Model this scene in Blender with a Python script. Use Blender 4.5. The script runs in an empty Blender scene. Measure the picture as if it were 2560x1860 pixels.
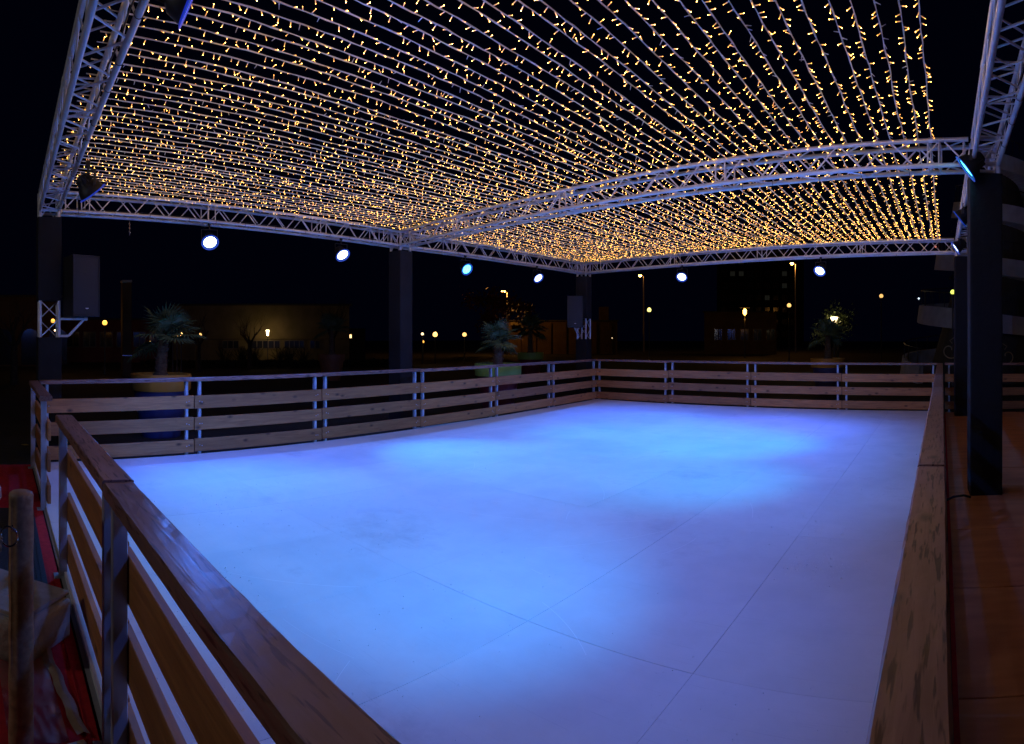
import bpy, math, random
from mathutils import Vector, Matrix, Quaternion, Euler, noise
random.seed(7)
PI = math.pi
sc = bpy.context.scene
COL = sc.collection

# ------------------------------------------------------------------ camera, sky, exposure
# swept phone panorama: cylindrical projection, level horizon
cam = bpy.data.cameras.new('camera')
cam.type = 'PANO'
cam.panorama_type = 'CENTRAL_CYLINDRICAL'
cam.central_cylindrical_range_u_min = -1280 / 1500
cam.central_cylindrical_range_u_max = 1280 / 1500
cam.central_cylindrical_range_v_min = -1015 / 1500
cam.central_cylindrical_range_v_max = 845 / 1500
cam.central_cylindrical_radius = 1.0
cam.clip_start = 0.02
cam.clip_end = 1000
co = bpy.data.objects.new('camera', cam)
COL.objects.link(co)
co.location = (0, 0, 1.65)
co.rotation_euler = (PI / 2, 0, (2355 - 1280) / 1500)
sc.camera = co

w = bpy.data.worlds.new('World')
sc.world = w
w.use_nodes = True
bg = w.node_tree.nodes['Background']
bg.inputs[0].default_value = (0.10, 0.16, 1.0, 1)
bg.inputs[1].default_value = 0.0022

sc.view_settings.view_transform = 'Standard'
sc.view_settings.look = 'None'
sc.view_settings.exposure = 0.0
sc.view_settings.gamma = 1.0
sc.cycles.use_denoising = True
sc.cycles.max_bounces = 5
sc.cycles.diffuse_bounces = 3
sc.cycles.glossy_bounces = 3
sc.cycles.transmission_bounces = 4
sc.cycles.transparent_max_bounces = 6
sc.cycles.sample_clamp_indirect = 4.0
sc.cycles.caustics_reflective = False
sc.cycles.caustics_refractive = False
sc.cycles.use_light_tree = True


def polar(deg, d, z=0.0):
    """point at bearing deg (left of the rink's long side) and distance d from where the photographer stood"""
    a = math.radians(deg)
    return Vector((-d * math.sin(a), d * math.cos(a), z))


# ------------------------------------------------------------------ materials
MATS = {}


def mat(name, color=(.5, .5, .5), rough=.6, metal=0.0, emit=None, strength=0.0, spec=None):
    if name in MATS:
        return MATS[name]
    m = bpy.data.materials.new(name)
    m.use_nodes = True
    b = m.node_tree.nodes['Principled BSDF']
    b.inputs['Base Color'].default_value = (*color, 1)
    b.inputs['Roughness'].default_value = rough
    b.inputs['Metallic'].default_value = metal
    if spec is not None:
        b.inputs['Specular IOR Level'].default_value = spec
    if emit:
        b.inputs['Emission Color'].default_value = (*emit, 1)
        b.inputs['Emission Strength'].default_value = strength
    MATS[name] = m
    return m


def N(m, t, **kw):
    n = m.node_tree.nodes.new(t)
    for k, v in kw.items():
        setattr(n, k, v)
    return n


def L(m, a, b):
    m.node_tree.links.new(a, b)


def ramp(m, stops):
    r = N(m, 'ShaderNodeValToRGB')
    e = r.color_ramp.elements
    while len(e) < len(stops):
        e.new(.5)
    for q, (p, c) in zip(e, stops):
        q.position = p
        q.color = (*c, 1) if len(c) == 3 else c
    return r


def mottled(name, c1, c2, scale=4.0, rough=(.5, .7), metal=0.0, bump=.15, bscale=40.0, stretch=(1, 1, 1), detail=6, objrand=True, mid=(.35, .68), dist=.01):
    """two-tone noise colour + roughness variation + fine bump, all on object coordinates"""
    if name in MATS:
        return MATS[name]
    m = mat(name, c1, rough[0], metal)
    b = m.node_tree.nodes['Principled BSDF']
    tc = N(m, 'ShaderNodeTexCoord')
    mp = N(m, 'ShaderNodeMapping')
    mp.inputs['Scale'].default_value = stretch
    L(m, tc.outputs['Object'], mp.inputs['Vector'])
    if objrand:
        oi = N(m, 'ShaderNodeObjectInfo')
        mu = N(m, 'ShaderNodeVectorMath', operation='SCALE')
        mu.inputs[0].default_value = (37.0, 19.0, 11.0)
        L(m, oi.outputs['Random'], mu.inputs['Scale'])
        L(m, mu.outputs[0], mp.inputs['Location'])
    n1 = N(m, 'ShaderNodeTexNoise')
    n1.inputs['Scale'].default_value = scale
    n1.inputs['Detail'].default_value = detail
    L(m, mp.outputs[0], n1.inputs['Vector'])
    r = ramp(m, [(mid[0], c1), (mid[1], c2)])
    L(m, n1.outputs['Fac'], r.inputs[0])
    L(m, r.outputs[0], b.inputs['Base Color'])
    mr = N(m, 'ShaderNodeMapRange')
    mr.inputs['To Min'].default_value = rough[0]
    mr.inputs['To Max'].default_value = rough[1]
    L(m, n1.outputs['Fac'], mr.inputs['Value'])
    L(m, mr.outputs[0], b.inputs['Roughness'])
    if bump:
        n2 = N(m, 'ShaderNodeTexNoise')
        n2.inputs['Scale'].default_value = bscale
        n2.inputs['Detail'].default_value = 4
        L(m, mp.outputs[0], n2.inputs['Vector'])
        bp = N(m, 'ShaderNodeBump')
        bp.inputs['Strength'].default_value = bump
        bp.inputs['Distance'].default_value = dist
        L(m, n2.outputs['Fac'], bp.inputs['Height'])
        L(m, bp.outputs[0], b.inputs['Normal'])
    return m


def wood(name, c1, c2, knot, rough=(.45, .7), stains=None):
    """sawn softwood: grain stretched along the object's local x, knots, board-to-board tint"""
    m = mat(name, c1, .6)
    b = m.node_tree.nodes['Principled BSDF']
    tc = N(m, 'ShaderNodeTexCoord')
    oi = N(m, 'ShaderNodeObjectInfo')
    mu = N(m, 'ShaderNodeVectorMath', operation='SCALE')
    mu.inputs[0].default_value = (31.0, 17.0, 23.0)
    L(m, oi.outputs['Random'], mu.inputs['Scale'])
    ad = N(m, 'ShaderNodeVectorMath', operation='ADD')
    L(m, tc.outputs['Object'], ad.inputs[0])
    L(m, mu.outputs[0], ad.inputs[1])
    mp = N(m, 'ShaderNodeMapping')
    mp.inputs['Scale'].default_value = (1.2, 14, 14)
    L(m, ad.outputs[0], mp.inputs['Vector'])
    g = N(m, 'ShaderNodeTexNoise')
    g.inputs['Scale'].default_value = 2.2
    g.inputs['Detail'].default_value = 8
    g.inputs['Distortion'].default_value = .8
    L(m, mp.outputs[0], g.inputs['Vector'])
    r = ramp(m, [(.28, c1), (.74, c2)])
    L(m, g.outputs['Fac'], r.inputs[0])
    # knots
    mk = N(m, 'ShaderNodeMapping')
    mk.inputs['Scale'].default_value = (3.4, 6.5, 6.5)
    L(m, ad.outputs[0], mk.inputs['Vector'])
    v = N(m, 'ShaderNodeTexVoronoi')
    v.inputs['Scale'].default_value = 1.0
    L(m, mk.outputs[0], v.inputs['Vector'])
    kr = ramp(m, [(.05, (1, 1, 1)), (.2, (0, 0, 0))])
    L(m, v.outputs['Distance'], kr.inputs[0])
    mx = N(m, 'ShaderNodeMix', data_type='RGBA')
    L(m, kr.outputs[0], mx.inputs['Factor'])
    L(m, r.outputs[0], mx.inputs['A'])
    mx.inputs['B'].default_value = (*knot, 1)
    # board to board tint
    hv = N(m, 'ShaderNodeHueSaturation')
    tr = N(m, 'ShaderNodeMapRange')
    tr.inputs['To Min'].default_value = .72
    tr.inputs['To Max'].default_value = 1.25
    L(m, oi.outputs['Random'], tr.inputs['Value'])
    L(m, tr.outputs[0], hv.inputs['Value'])
    L(m, mx.outputs['Result'], hv.inputs['Color'])
    last = hv.outputs[0]
    if stains:
        ms = N(m, 'ShaderNodeMapping')
        ms.inputs['Scale'].default_value = stains[1]
        L(m, ad.outputs[0], ms.inputs['Vector'])
        sn = N(m, 'ShaderNodeTexNoise')
        sn.inputs['Scale'].default_value = 1.0
        sn.inputs['Detail'].default_value = 2
        L(m, ms.outputs[0], sn.inputs['Vector'])
        sr = ramp(m, [(stains[2], (0, 0, 0)), (stains[3], (1, 1, 1))])
        L(m, sn.outputs['Fac'], sr.inputs[0])
        m2 = N(m, 'ShaderNodeMix', data_type='RGBA')
        L(m, sr.outputs[0], m2.inputs['Factor'])
        L(m, last, m2.inputs['A'])
        m2.inputs['B'].default_value = (*stains[0], 1)
        last = m2.outputs['Result']
    L(m, last, b.inputs['Base Color'])
    mr = N(m, 'ShaderNodeMapRange')
    mr.inputs['To Min'].default_value = rough[0]
    mr.inputs['To Max'].default_value = rough[1]
    L(m, g.outputs['Fac'], mr.inputs['Value'])
    L(m, mr.outputs[0], b.inputs['Roughness'])
    bp = N(m, 'ShaderNodeBump')
    bp.inputs['Strength'].default_value = .35
    bp.inputs['Distance'].default_value = .004
    L(m, g.outputs['Fac'], bp.inputs['Height'])
    L(m, bp.outputs[0], b.inputs['Normal'])
    return m


M_plank = wood('stained_plank', (.33, .13, .042), (.57, .255, .085), (.10, .043, .02))
M_cap = wood('weathered_cap', (.25, .125, .092), (.38, .215, .165), (.09, .05, .04), rough=(.22, .48),
             stains=((.10, .042, .034), (8, 85, 85), .565, .65))
M_log = wood('bollard_log', (.28, .165, .08), (.50, .33, .18), (.07, .04, .025))
M_galv = mottled('galvanised_steel', (.36, .39, .44), (.68, .71, .77), 5.0, (.35, .6), .45, .1, 60, (1, 1, .6))
M_alu = mottled('truss_aluminium', (.74, .74, .78), (.88, .88, .91), 9.0, (.28, .42), .35, .05, 90)
M_brace = mottled('brace_aluminium', (.74, .74, .78), (.88, .88, .91), 9.0, (.3, .45), .3, 0)
M_pvc = mat('white_wire', (.88, .86, .88), .45)
M_glow = mat('warm_bulb', (.9, .7, .4), .4, emit=(1.0, .43, .07), strength=1.9)
M_tip = mat('warm_bulb_tip', (1, .8, .5), .4, emit=(1.0, .52, .10), strength=40.0)
M_glow2 = mat('faint_bulb', (.9, .7, .4), .4, emit=(1.0, .40, .07), strength=.8)
M_tip2 = mat('faint_bulb_tip', (1, .8, .5), .4, emit=(1.0, .46, .07), strength=10.0)
M_dead = mat('unlit_bulb', (.72, .72, .78), .3)
M_cloth = mottled('black_sleeve', (.011, .011, .014), (.018, .018, .022), 3.0, (.85, .95), 0, .25, 12, dist=.03)
M_darkcloth = mottled('dense_black_sleeve', (.006, .006, .007), (.010, .010, .012), 3.0, (.85, .95), 0, .25, 12, dist=.03)
M_black = mottled('black_metal', (.012, .012, .014), (.022, .022, .024), 8, (.4, .6), 0, .05, 60)
M_rubber = mat('black_cable', (.010, .010, .012), .5)
M_speaker = mottled('speaker_cabinet', (.016, .016, .018), (.024, .024, .026), 20, (.5, .65), 0, .3, 220, dist=.003)
M_grille = mottled('speaker_grille', (.020, .022, .028), (.03, .032, .04), 160, (.45, .6), .3, .5, 300, dist=.004)
M_white = mottled('white_paint', (.70, .70, .72), (.80, .80, .82), 6, (.4, .55), 0, .05, 40)
M_badge = mat('badge_silver', (.9, .9, .92), .3, .3)


def ice_material():
    m = mat('synthetic_ice', (.80, .81, .83), .4)
    b = m.node_tree.nodes['Principled BSDF']
    geo = N(m, 'ShaderNodeNewGeometry')
    oi = N(m, 'ShaderNodeObjectInfo')
    n1 = N(m, 'ShaderNodeTexNoise')
    n1.inputs['Scale'].default_value = 1.1
    n1.inputs['Detail'].default_value = 9
    n1.inputs['Roughness'].default_value = .62
    L(m, geo.outputs['Position'], n1.inputs['Vector'])
    r = ramp(m, [(.3, (.70, .71, .73)), (.62, (.83, .83, .85))])
    L(m, n1.outputs['Fac'], r.inputs[0])
    # skate scratches: stretched noise in two directions
    prev = r.outputs[0]
    hts = None
    for ang, sc_, lo in ((.5, 3.0, .66), (-.7, 4.0, .68), (1.3, 2.6, .69)):
        mp = N(m, 'ShaderNodeMapping')
        mp.inputs['Rotation'].default_value = (0, 0, ang)
        mp.inputs['Scale'].default_value = (1.2, 90, 1)
        L(m, geo.outputs['Position'], mp.inputs['Vector'])
        s = N(m, 'ShaderNodeTexNoise')
        s.inputs['Scale'].default_value = sc_ * .5
        s.inputs['Detail'].default_value = 3
        s.inputs['Distortion'].default_value = .6
        L(m, mp.outputs[0], s.inputs['Vector'])
        sr = ramp(m, [(lo, (0, 0, 0)), (lo + .04, (.35, .35, .35))])
        L(m, s.outputs['Fac'], sr.inputs[0])
        mx = N(m, 'ShaderNodeMix', data_type='RGBA')
        L(m, sr.outputs[0], mx.inputs['Factor'])
        L(m, prev, mx.inputs['A'])
        mx.inputs['B'].default_value = (.62, .63, .66, 1)
        prev = mx.outputs['Result']
    # dirty smears
    n3 = N(m, 'ShaderNodeTexNoise')
    n3.inputs['Scale'].default_value = .55
    n3.inputs['Detail'].default_value = 10
    n3.inputs['Roughness'].default_value = .7
    L(m, geo.outputs['Position'], n3.inputs['Vector'])
    dr = ramp(m, [(.55, (0, 0, 0)), (.68, (.42, .42, .42))])
    L(m, n3.outputs['Fac'], dr.inputs[0])
    mx = N(m, 'ShaderNodeMix', data_type='RGBA')
    L(m, dr.outputs[0], mx.inputs['Factor'])
    L(m, prev, mx.inputs['A'])
    mx.inputs['B'].default_value = (.36, .36, .39, 1)
    hv = N(m, 'ShaderNodeHueSaturation')
    tr = N(m, 'ShaderNodeMapRange')
    tr.inputs['To Min'].default_value = .955
    tr.inputs['To Max'].default_value = 1.02
    L(m, oi.outputs['Random'], tr.inputs['Value'])
    L(m, tr.outputs[0], hv.inputs['Value'])
    L(m, mx.outputs['Result'], hv.inputs['Color'])
    L(m, hv.outputs[0], b.inputs['Base Color'])
    mr = N(m, 'ShaderNodeMapRange')
    mr.inputs['From Min'].default_value = .3
    mr.inputs['From Max'].default_value = .7
    mr.inputs['To Min'].default_value = .52
    mr.inputs['To Max'].default_value = .75
    L(m, n3.outputs['Fac'], mr.inputs['Value'])
    L(m, mr.outputs[0], b.inputs['Roughness'])
    b.inputs['Specular IOR Level'].default_value = .28
    bp = N(m, 'ShaderNodeBump')
    bp.inputs['Strength'].default_value = .12
    bp.inputs['Distance'].default_value = .004
    n4 = N(m, 'ShaderNodeTexNoise')
    n4.inputs['Scale'].default_value = 14
    n4.inputs['Detail'].default_value = 6
    L(m, geo.outputs['Position'], n4.inputs['Vector'])
    L(m, n4.outputs['Fac'], bp.inputs['Height'])
    L(m, bp.outputs[0], b.inputs['Normal'])
    return m


M_ice = ice_material()
M_under = mat('rink_underlay', (.38, .38, .40), .8)
M_ground = mottled('dark_ground', (.018, .017, .014), (.040, .036, .028), .8, (.75, .95), 0, .6, 9, detail=10, objrand=False, dist=.03)
M_ply = mottled('plywood_sheet', (.66, .24, .11), (.84, .36, .18), 2.2, (.4, .6), 0, .15, 30, (1, 4, 1), detail=9)
M_carpet = mottled('red_carpet', (.56, .012, .022), (.70, .022, .034), 26, (.92, .98), 0, .5, 260, dist=.006)
M_mat = mottled('black_rubber_mat', (.010, .011, .015), (.02, .021, .026), 12, (.6, .8), 0, .8, 120, (1, 2.5, 1), dist=.01)
M_stone = mottled('limestone', (.36, .30, .24), (.54, .48, .41), 5, (.75, .9), 0, .6, 30, dist=.015)
M_film = mat('clear_film', (.85, .8, .85), .12)
_b = M_film.node_tree.nodes['Principled BSDF']
_tr = N(M_film, 'ShaderNodeBsdfTransparent')
_gl = N(M_film, 'ShaderNodeBsdfGlossy')
_gl.inputs['Roughness'].default_value = .22
_mx = N(M_film, 'ShaderNodeMixShader')
_lw = N(M_film, 'ShaderNodeLayerWeight')
_lw.inputs['Blend'].default_value = .45
L(M_film, _lw.outputs['Facing'], _mx.inputs[0])
L(M_film, _tr.outputs[0], _mx.inputs[1])
L(M_film, _gl.outputs[0], _mx.inputs[2])
L(M_film, _mx.outputs[0], M_film.node_tree.nodes['Material Output'].inputs['Surface'])
M_tape = mottled('beige_tape', (.34, .24, .17), (.46, .35, .27), 8, (.35, .5), 0, .4, 40)
M_steel = mat('bright_steel', (.75, .76, .8), .18, 1.0)
M_rope = mottled('hemp_rope', (.34, .25, .15), (.50, .39, .25), 30, (.85, .95), 0, .5, 120)
M_rim_orange = mottled('orange_pot', (.55, .26, .035), (.62, .31, .05), 3, (.4, .55), 0, 0)
M_body_blue = mottled('blue_pot', (.04, .045, .16), (.055, .06, .20), 3, (.4, .55), 0, 0)
M_rim_green = mottled('lime_pot', (.27, .50, .10), (.34, .58, .14), 3, (.4, .55), 0, 0)
M_body_maroon = mottled('maroon_pot', (.14, .02, .035), (.18, .03, .045), 3, (.4, .55), 0, 0)
M_rim_brown = mottled('terracotta_pot', (.22, .10, .05), (.28, .13, .07), 3, (.5, .65), 0, 0)
M_soil = mottled('soil', (.02, .014, .01), (.05, .035, .025), 20, (.9, 1), 0, .5, 60)
M_frond = mottled('palm_frond', (.075, .13, .055), (.15, .21, .10), 7, (.45, .6), 0, .1, 50)
M_trunk = mottled('palm_trunk', (.09, .06, .035), (.20, .14, .085), 16, (.85, .95), 0, .8, 45, (1, 1, 3), dist=.02)
M_bark = mottled('bark', (.03, .024, .018), (.07, .055, .042), 14, (.85, .95), 0, .6, 40)
M_leaf = mottled('leaves', (.035, .055, .018), (.10, .12, .03), 5, (.5, .7), 0, 0)
M_leafred = mottled('russet_leaves', (.10, .035, .014), (.17, .06, .02), 5, (.5, .7), 0, 0)
M_hedge = mottled('hedge_leaves', (.012, .018, .008), (.03, .035, .012), 5, (.6, .8), 0, 0)
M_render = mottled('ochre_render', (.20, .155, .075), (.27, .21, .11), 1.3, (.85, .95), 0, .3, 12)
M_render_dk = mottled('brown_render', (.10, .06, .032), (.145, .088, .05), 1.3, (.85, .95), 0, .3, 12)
M_maroonwall = mottled('maroon_render', (.17, .045, .035), (.22, .065, .05), 1.3, (.85, .95), 0, .3, 12)
M_concrete = mottled('pale_concrete', (.55, .54, .53), (.68, .67, .66), 3, (.8, .95), 0, .5, 18)
M_bituminous = mat('roof_edge', (.05, .045, .045), .8)
M_glass = mat('dark_glass', (.02, .022, .03), .12)
M_frame = mat('window_frame', (.20, .16, .10), .5)
M_pole = mat('lamp_pole', (.09, .09, .10), .5, .6)
M_dimwin = mat('dim_lit_window', (.1, .1, .09), .5, emit=(.7, .75, .6), strength=.009)
M_litwin = mat('lit_window', (.2, .15, .1), .5, emit=(1, .62, .25), strength=3.0)


# ------------------------------------------------------------------ mesh helpers
class MB:
    def __init__(s):
        s.v, s.f, s.mi = [], [], []
        s.cur = 0

    def add(s, vs, fs):
        o = len(s.v)
        s.v += [tuple(x) for x in vs]
        s.f += [tuple(i + o for i in f) for f in fs]
        s.mi += [s.cur] * len(fs)

    def box(s, c, d, bev=0.0, M=None):
        x, y, z = d[0] / 2, d[1] / 2, d[2] / 2
        if bev <= 0:
            vs = [(a * x, b * y, e * z) for e in (-1, 1) for b in (-1, 1) for a in (-1, 1)]
            fs = [(0, 2, 3, 1), (4, 5, 7, 6), (0, 1, 5, 4), (2, 6, 7, 3), (0, 4, 6, 2), (1, 3, 7, 5)]
        else:
            b_ = min(bev, x * .9, y * .9, z * .9)
            vs, fs, idx = [], [], {}
            for sx in (-1, 1):
                for sy in (-1, 1):
                    for sz in (-1, 1):
                        for ax in range(3):
                            p = [sx * (x - b_), sy * (y - b_), sz * (z - b_)]
                            p[ax] = (sx * x, sy * y, sz * z)[ax]
                            idx[(sx, sy, sz, ax)] = len(vs)
                            vs.append(tuple(p))
            for ax in range(3):
                o1, o2 = [(1, 2), (2, 0), (0, 1)][ax]
                for sg in (-1, 1):
                    q = []
                    for a, b in ((-1, -1), (1, -1), (1, 1), (-1, 1)):
                        k = [0, 0, 0]
                        k[ax], k[o1], k[o2] = sg, a, b
                        q.append(idx[(*k, ax)])
                    fs.append(tuple(q if sg > 0 else q[::-1]))
            for ax in range(3):          # edges parallel to ax
                o1, o2 = [(1, 2), (2, 0), (0, 1)][ax]
                for a in (-1, 1):
                    for b in (-1, 1):
                        def k(t, fc):
                            q = [0, 0, 0]
                            q[ax], q[o1], q[o2] = t, a, b
                            return idx[(*q, fc)]
                        q = [k(-1, o1), k(1, o1), k(1, o2), k(-1, o2)]
                        fs.append(tuple(q if a * b < 0 else q[::-1]))
            for sx in (-1, 1):
                for sy in (-1, 1):
                    for sz in (-1, 1):
                        q = [idx[(sx, sy, sz, a)] for a in range(3)]
                        fs.append(tuple(q if sx * sy * sz > 0 else q[::-1]))
        if M is not None:
            vs = [M @ Vector(v) for v in vs]
        s.add([(v[0] + c[0], v[1] + c[1], v[2] + c[2]) for v in vs], fs)
        return s

    def tube(s, pts, r, n=8, caps=True, closed=False):
        pts = [Vector(p) for p in pts]
        rs = r if isinstance(r, (list, tuple)) else [r] * len(pts)
        m = len(pts)
        up = None
        vs, fs = [], []
        for i, p in enumerate(pts):
            if closed:
                t = pts[(i + 1) % m] - pts[i - 1]
            else:
                t = pts[min(i + 1, m - 1)] - pts[max(i - 1, 0)]
            if t.length < 1e-9:
                t = Vector((0, 0, 1))
            t.normalize()
            if up is None:
                up = t.orthogonal().normalized()
            up = (up - t * up.dot(t))
            if up.length < 1e-6:
                up = t.orthogonal()
            up.normalize()
            sd = t.cross(up)
            for k in range(n):
                a = 2 * PI * k / n
                vs.append(p + (up * math.cos(a) + sd * math.sin(a)) * rs[i])
        for i in range(m if closed else m - 1):
            j = (i + 1) % m
            for k in range(n):
                k2 = (k + 1) % n
                fs.append((i * n + k, i * n + k2, j * n + k2, j * n + k))
        if caps and not closed:
            fs.append(tuple(range(n))[::-1])
            fs.append(tuple((m - 1) * n + k for k in range(n)))
        s.add(vs, fs)
        return s

    def lathe(s, prof, n=24, M=None, c=(0, 0, 0)):
        vs, fs = [], []
        for (r, z) in prof:
            for k in range(n):
                a = 2 * PI * k / n
                v = Vector((r * math.cos(a), r * math.sin(a), z))
                if M is not None:
                    v = M @ v
                vs.append(v + Vector(c))
        for i in range(len(prof) - 1):
            for k in range(n):
                k2 = (k + 1) % n
                fs.append((i * n + k, i * n + k2, (i + 1) * n + k2, (i + 1) * n + k))
        s.add(vs, fs)
        return s

    def mesh(s, name, mats, smooth=False):
        me = bpy.data.meshes.new(name)
        me.from_pydata(s.v, [], s.f)
        mats = mats if isinstance(mats, (list, tuple)) else [mats]
        for m in mats:
            me.materials.append(m)
        if len(mats) > 1:
            me.polygons.foreach_set('material_index', s.mi)
        if smooth:
            me.polygons.foreach_set('use_smooth', [True] * len(me.polygons))
            try:
                me.set_sharp_from_angle(angle=math.radians(42))
            except Exception:
                pass
        me.update()
        return me


def ob(name, me, parent=None, loc=(0, 0, 0), rot=None, scale=None):
    o = bpy.data.objects.new(name, me)
    COL.objects.link(o)
    o.parent = parent
    o.location = loc
    if rot is not None:
        if isinstance(rot, Quaternion):
            o.rotation_mode = 'QUATERNION'
            o.rotation_quaternion = rot
        else:
            o.rotation_euler = rot
    if scale is not None:
        o.scale = scale
    return o


def tag(o, label, cat, group=None, kind=None):
    o['label'] = label
    o['category'] = cat
    if group:
        o['group'] = group
    if kind:
        o['kind'] = kind
    return o


def thing(name, label, cat, loc=(0, 0, 0), rz=0.0, group=None):
    o = bpy.data.objects.new(name, None)
    COL.objects.link(o)
    o.empty_display_size = .1
    o.location = loc
    o.rotation_euler = (0, 0, rz)
    return tag(o, label, cat, group)


def struct(o, label=None, kind='structure'):
    o['kind'] = kind
    if label:
        o['label'] = label
    return o


def boxmesh(name, d, m, bev=0.0):
    return MB().box((0, 0, 0), d, bev).mesh(name, m)


def zrot(v):
    """rotation taking +Z to v"""
    return Vector((0, 0, 1)).rotation_difference(Vector(v))


ORD = ['zeroth', 'first', 'second', 'third', 'fourth', 'fifth', 'sixth', 'seventh', 'eighth', 'ninth', 'tenth', 'eleventh', 'twelfth',
       'thirteenth', 'fourteenth', 'fifteenth', 'sixteenth', 'seventeenth', 'eighteenth', 'nineteenth']
TENS = {20: 'twent', 30: 'thirt', 40: 'fort', 50: 'fift', 60: 'sixt'}


def ordinal(n):
    if n < 20:
        return ORD[n]
    t, u = n // 10 * 10, n % 10
    return TENS[t] + ('ieth' if u == 0 else 'y-' + ORD[u])


# ------------------------------------------------------------------ ground, rink floor, decks
GZ = -.05
g = MB()
g.add([(-300, -300, GZ), (300, -300, GZ), (300, 300, GZ), (-300, 300, GZ)], [(0, 1, 2, 3)])
struct(ob('ground', g.mesh('ground', M_ground)))

NEAR_Y, FAR_Y = .53, 13.6            # fence lines
FL0, FL1 = Vector((-7.95, NEAR_Y, 0)), Vector((-8.85, FAR_Y, 0))   # left fence ends


def left_x(y):
    t = (y - FL0.y) / (FL1.y - FL0.y)
    return FL0.x + (FL1.x - FL0.x) * t


rink = bpy.data.objects.new('rink_floor', MB().box((0, 0, 0), (.1, .1, .1)).mesh('rink_floor', M_under))
u = MB()
u.add([(.0, .43, -.03), (.0, 13.62, -.03), (-8.87, 13.62, -.03), (-7.97, .43, -.03)], [(0, 1, 2, 3)])
rink.data = u.mesh('rink_underlay', M_under)
COL.objects.link(rink)
struct(rink)
xs = [-.02, -1.19, -2.23, -3.27, -4.31, -5.35, -6.39, -7.43, -8.47, -9.5]
ys = [.455, 2.70, 4.86, 7.02, 9.18, 11.34, 13.64]
gap = .0009
for i in range(len(xs) - 1):
    for j in range(len(ys) - 1):
        y0, y1 = ys[j] + gap, ys[j + 1] - gap
        x1 = xs[i] - gap
        xa, xb = xs[i + 1] + gap, xs[i + 1] + gap
        xa, xb = max(xa, left_x(y0) + .01), max(xb, left_x(y1) + .01)
        if xa > x1 - .05 and xb > x1 - .05:
            continue
        xa, xb = min(xa, x1 - .02), min(xb, x1 - .02)
        c = .001
        z = random.uniform(-.0012, .0008)
        b = MB()
        top = [(x1 - c, y0 + c, z), (x1 - c, y1 - c, z), (xb + c, y1 - c, z), (xa + c, y0 + c, z)]
        mid = [(x1, y0, z - c), (x1, y1, z - c), (xb, y1, z - c), (xa, y0, z - c)]
        bot = [(x1, y0, -.045), (x1, y1, -.045), (xb, y1, -.045), (xa, y0, -.045)]
        fs = [(0, 1, 2, 3)] + [(k + 4, (k + 1) % 4 + 4, (k + 1) % 4, k) for k in range(4)] + [(k + 8, (k + 1) % 4 + 8, (k + 1) % 4 + 4, k + 4) for k in range(4)]
        b.add(top + mid + bot, fs)
        ob('ice_panel', b.mesh('ice_panel', M_ice), rink)

# wet shavings and droplets that glint on the ice
M_flake = mat('wet_shaving', (.86, .87, .90), .04, 0, spec=1.0)
_tl = N(M_flake, 'ShaderNodeBsdfTranslucent')
_tl.inputs['Color'].default_value = (.97, .97, .98, 1)
_df = M_flake.node_tree.nodes['Principled BSDF']
_mx = N(M_flake, 'ShaderNodeMixShader')
_mx.inputs[0].default_value = .55
L(M_flake, _df.outputs[0], _mx.inputs[1])
L(M_flake, _tl.outputs[0], _mx.inputs[2])
L(M_flake, _mx.outputs[0], M_flake.node_tree.nodes['Material Output'].inputs['Surface'])
M_scratch = mat('scratch_burr', (.95, .95, .97), .6)
fl = MB()
clusters = [(-.88, 4.25, .26, 300), (-.95, 5.0, .5, 120), (-3.9, 1.05, .55, 330), (-5.6, 2.2, .8, 220), (-2.6, .95, .5, 260), (-4.6, 3.2, 1.1, 220),
            (-1.5, 5.8, .9, 160), (-3.0, 2.2, 1.5, 200), (-2.0, 8.0, 2.0, 160), (-5.0, 6.0, 2.2, 200), (-.8, 2.2, .6, 90)]
for cx, cy, s_, n_ in clusters:
    for _ in range(n_):
        x, y = random.gauss(cx, s_ * .5), random.gauss(cy, s_ * .5)
        if not (left_x(y) + .05 < x < -.12 and .6 < y < 13.5):
            continue
        r = random.uniform(.0025, .008) * (1.7 if random.random() < .12 else 1)
        nrm = Vector((random.gauss(0, 1), random.gauss(0, .6), random.uniform(.1, .6))).normalized()
        u1 = nrm.orthogonal().normalized()
        u2 = nrm.cross(u1)
        c3 = Vector((x, y, .001 + r * .8))
        fl.add([c3 + u1 * r, c3 + u2 * r * .5, c3 - u1 * r * .9, c3 - u2 * r * .4], [(0, 1, 2, 3)])
tag(ob('ice_shavings', fl.mesh('ice_shavings', M_flake)), 'glinting wet shavings scattered over the white rink floor', 'ice shavings', kind='stuff')

# fine curved skate scratches, slightly raised white burrs
scr = MB()
for _ in range(46):
    cx, cy = random.uniform(-7, -.6), random.uniform(1.2, 11)
    rad, a0, sp = random.uniform(.5, 4), random.uniform(0, 2 * PI), random.uniform(.12, .5)
    pts = [(cx + rad * math.cos(a0 + sp * k / 10), cy + rad * math.sin(a0 + sp * k / 10)) for k in range(11)]
    if any(not (left_x(y) + .1 < x < -.15 and .6 < y < 13.4) for x, y in pts):
        continue
    wv = random.uniform(.0010, .0022)
    vs = []
    for k, (x, y) in enumerate(pts):
        a = a0 + sp * k / 10
        vs += [(x - wv * math.cos(a), y - wv * math.sin(a), .0008), (x + wv * math.cos(a), y + wv * math.sin(a), .0008)]
    scr.add(vs, [(2 * k, 2 * k + 1, 2 * k + 3, 2 * k + 2) for k in range(10)])
tag(ob('skate_scratches', scr.mesh('skate_scratches', M_scratch)), 'thin white skate scratches curving over the rink floor', 'scratches', kind='stuff')

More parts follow.
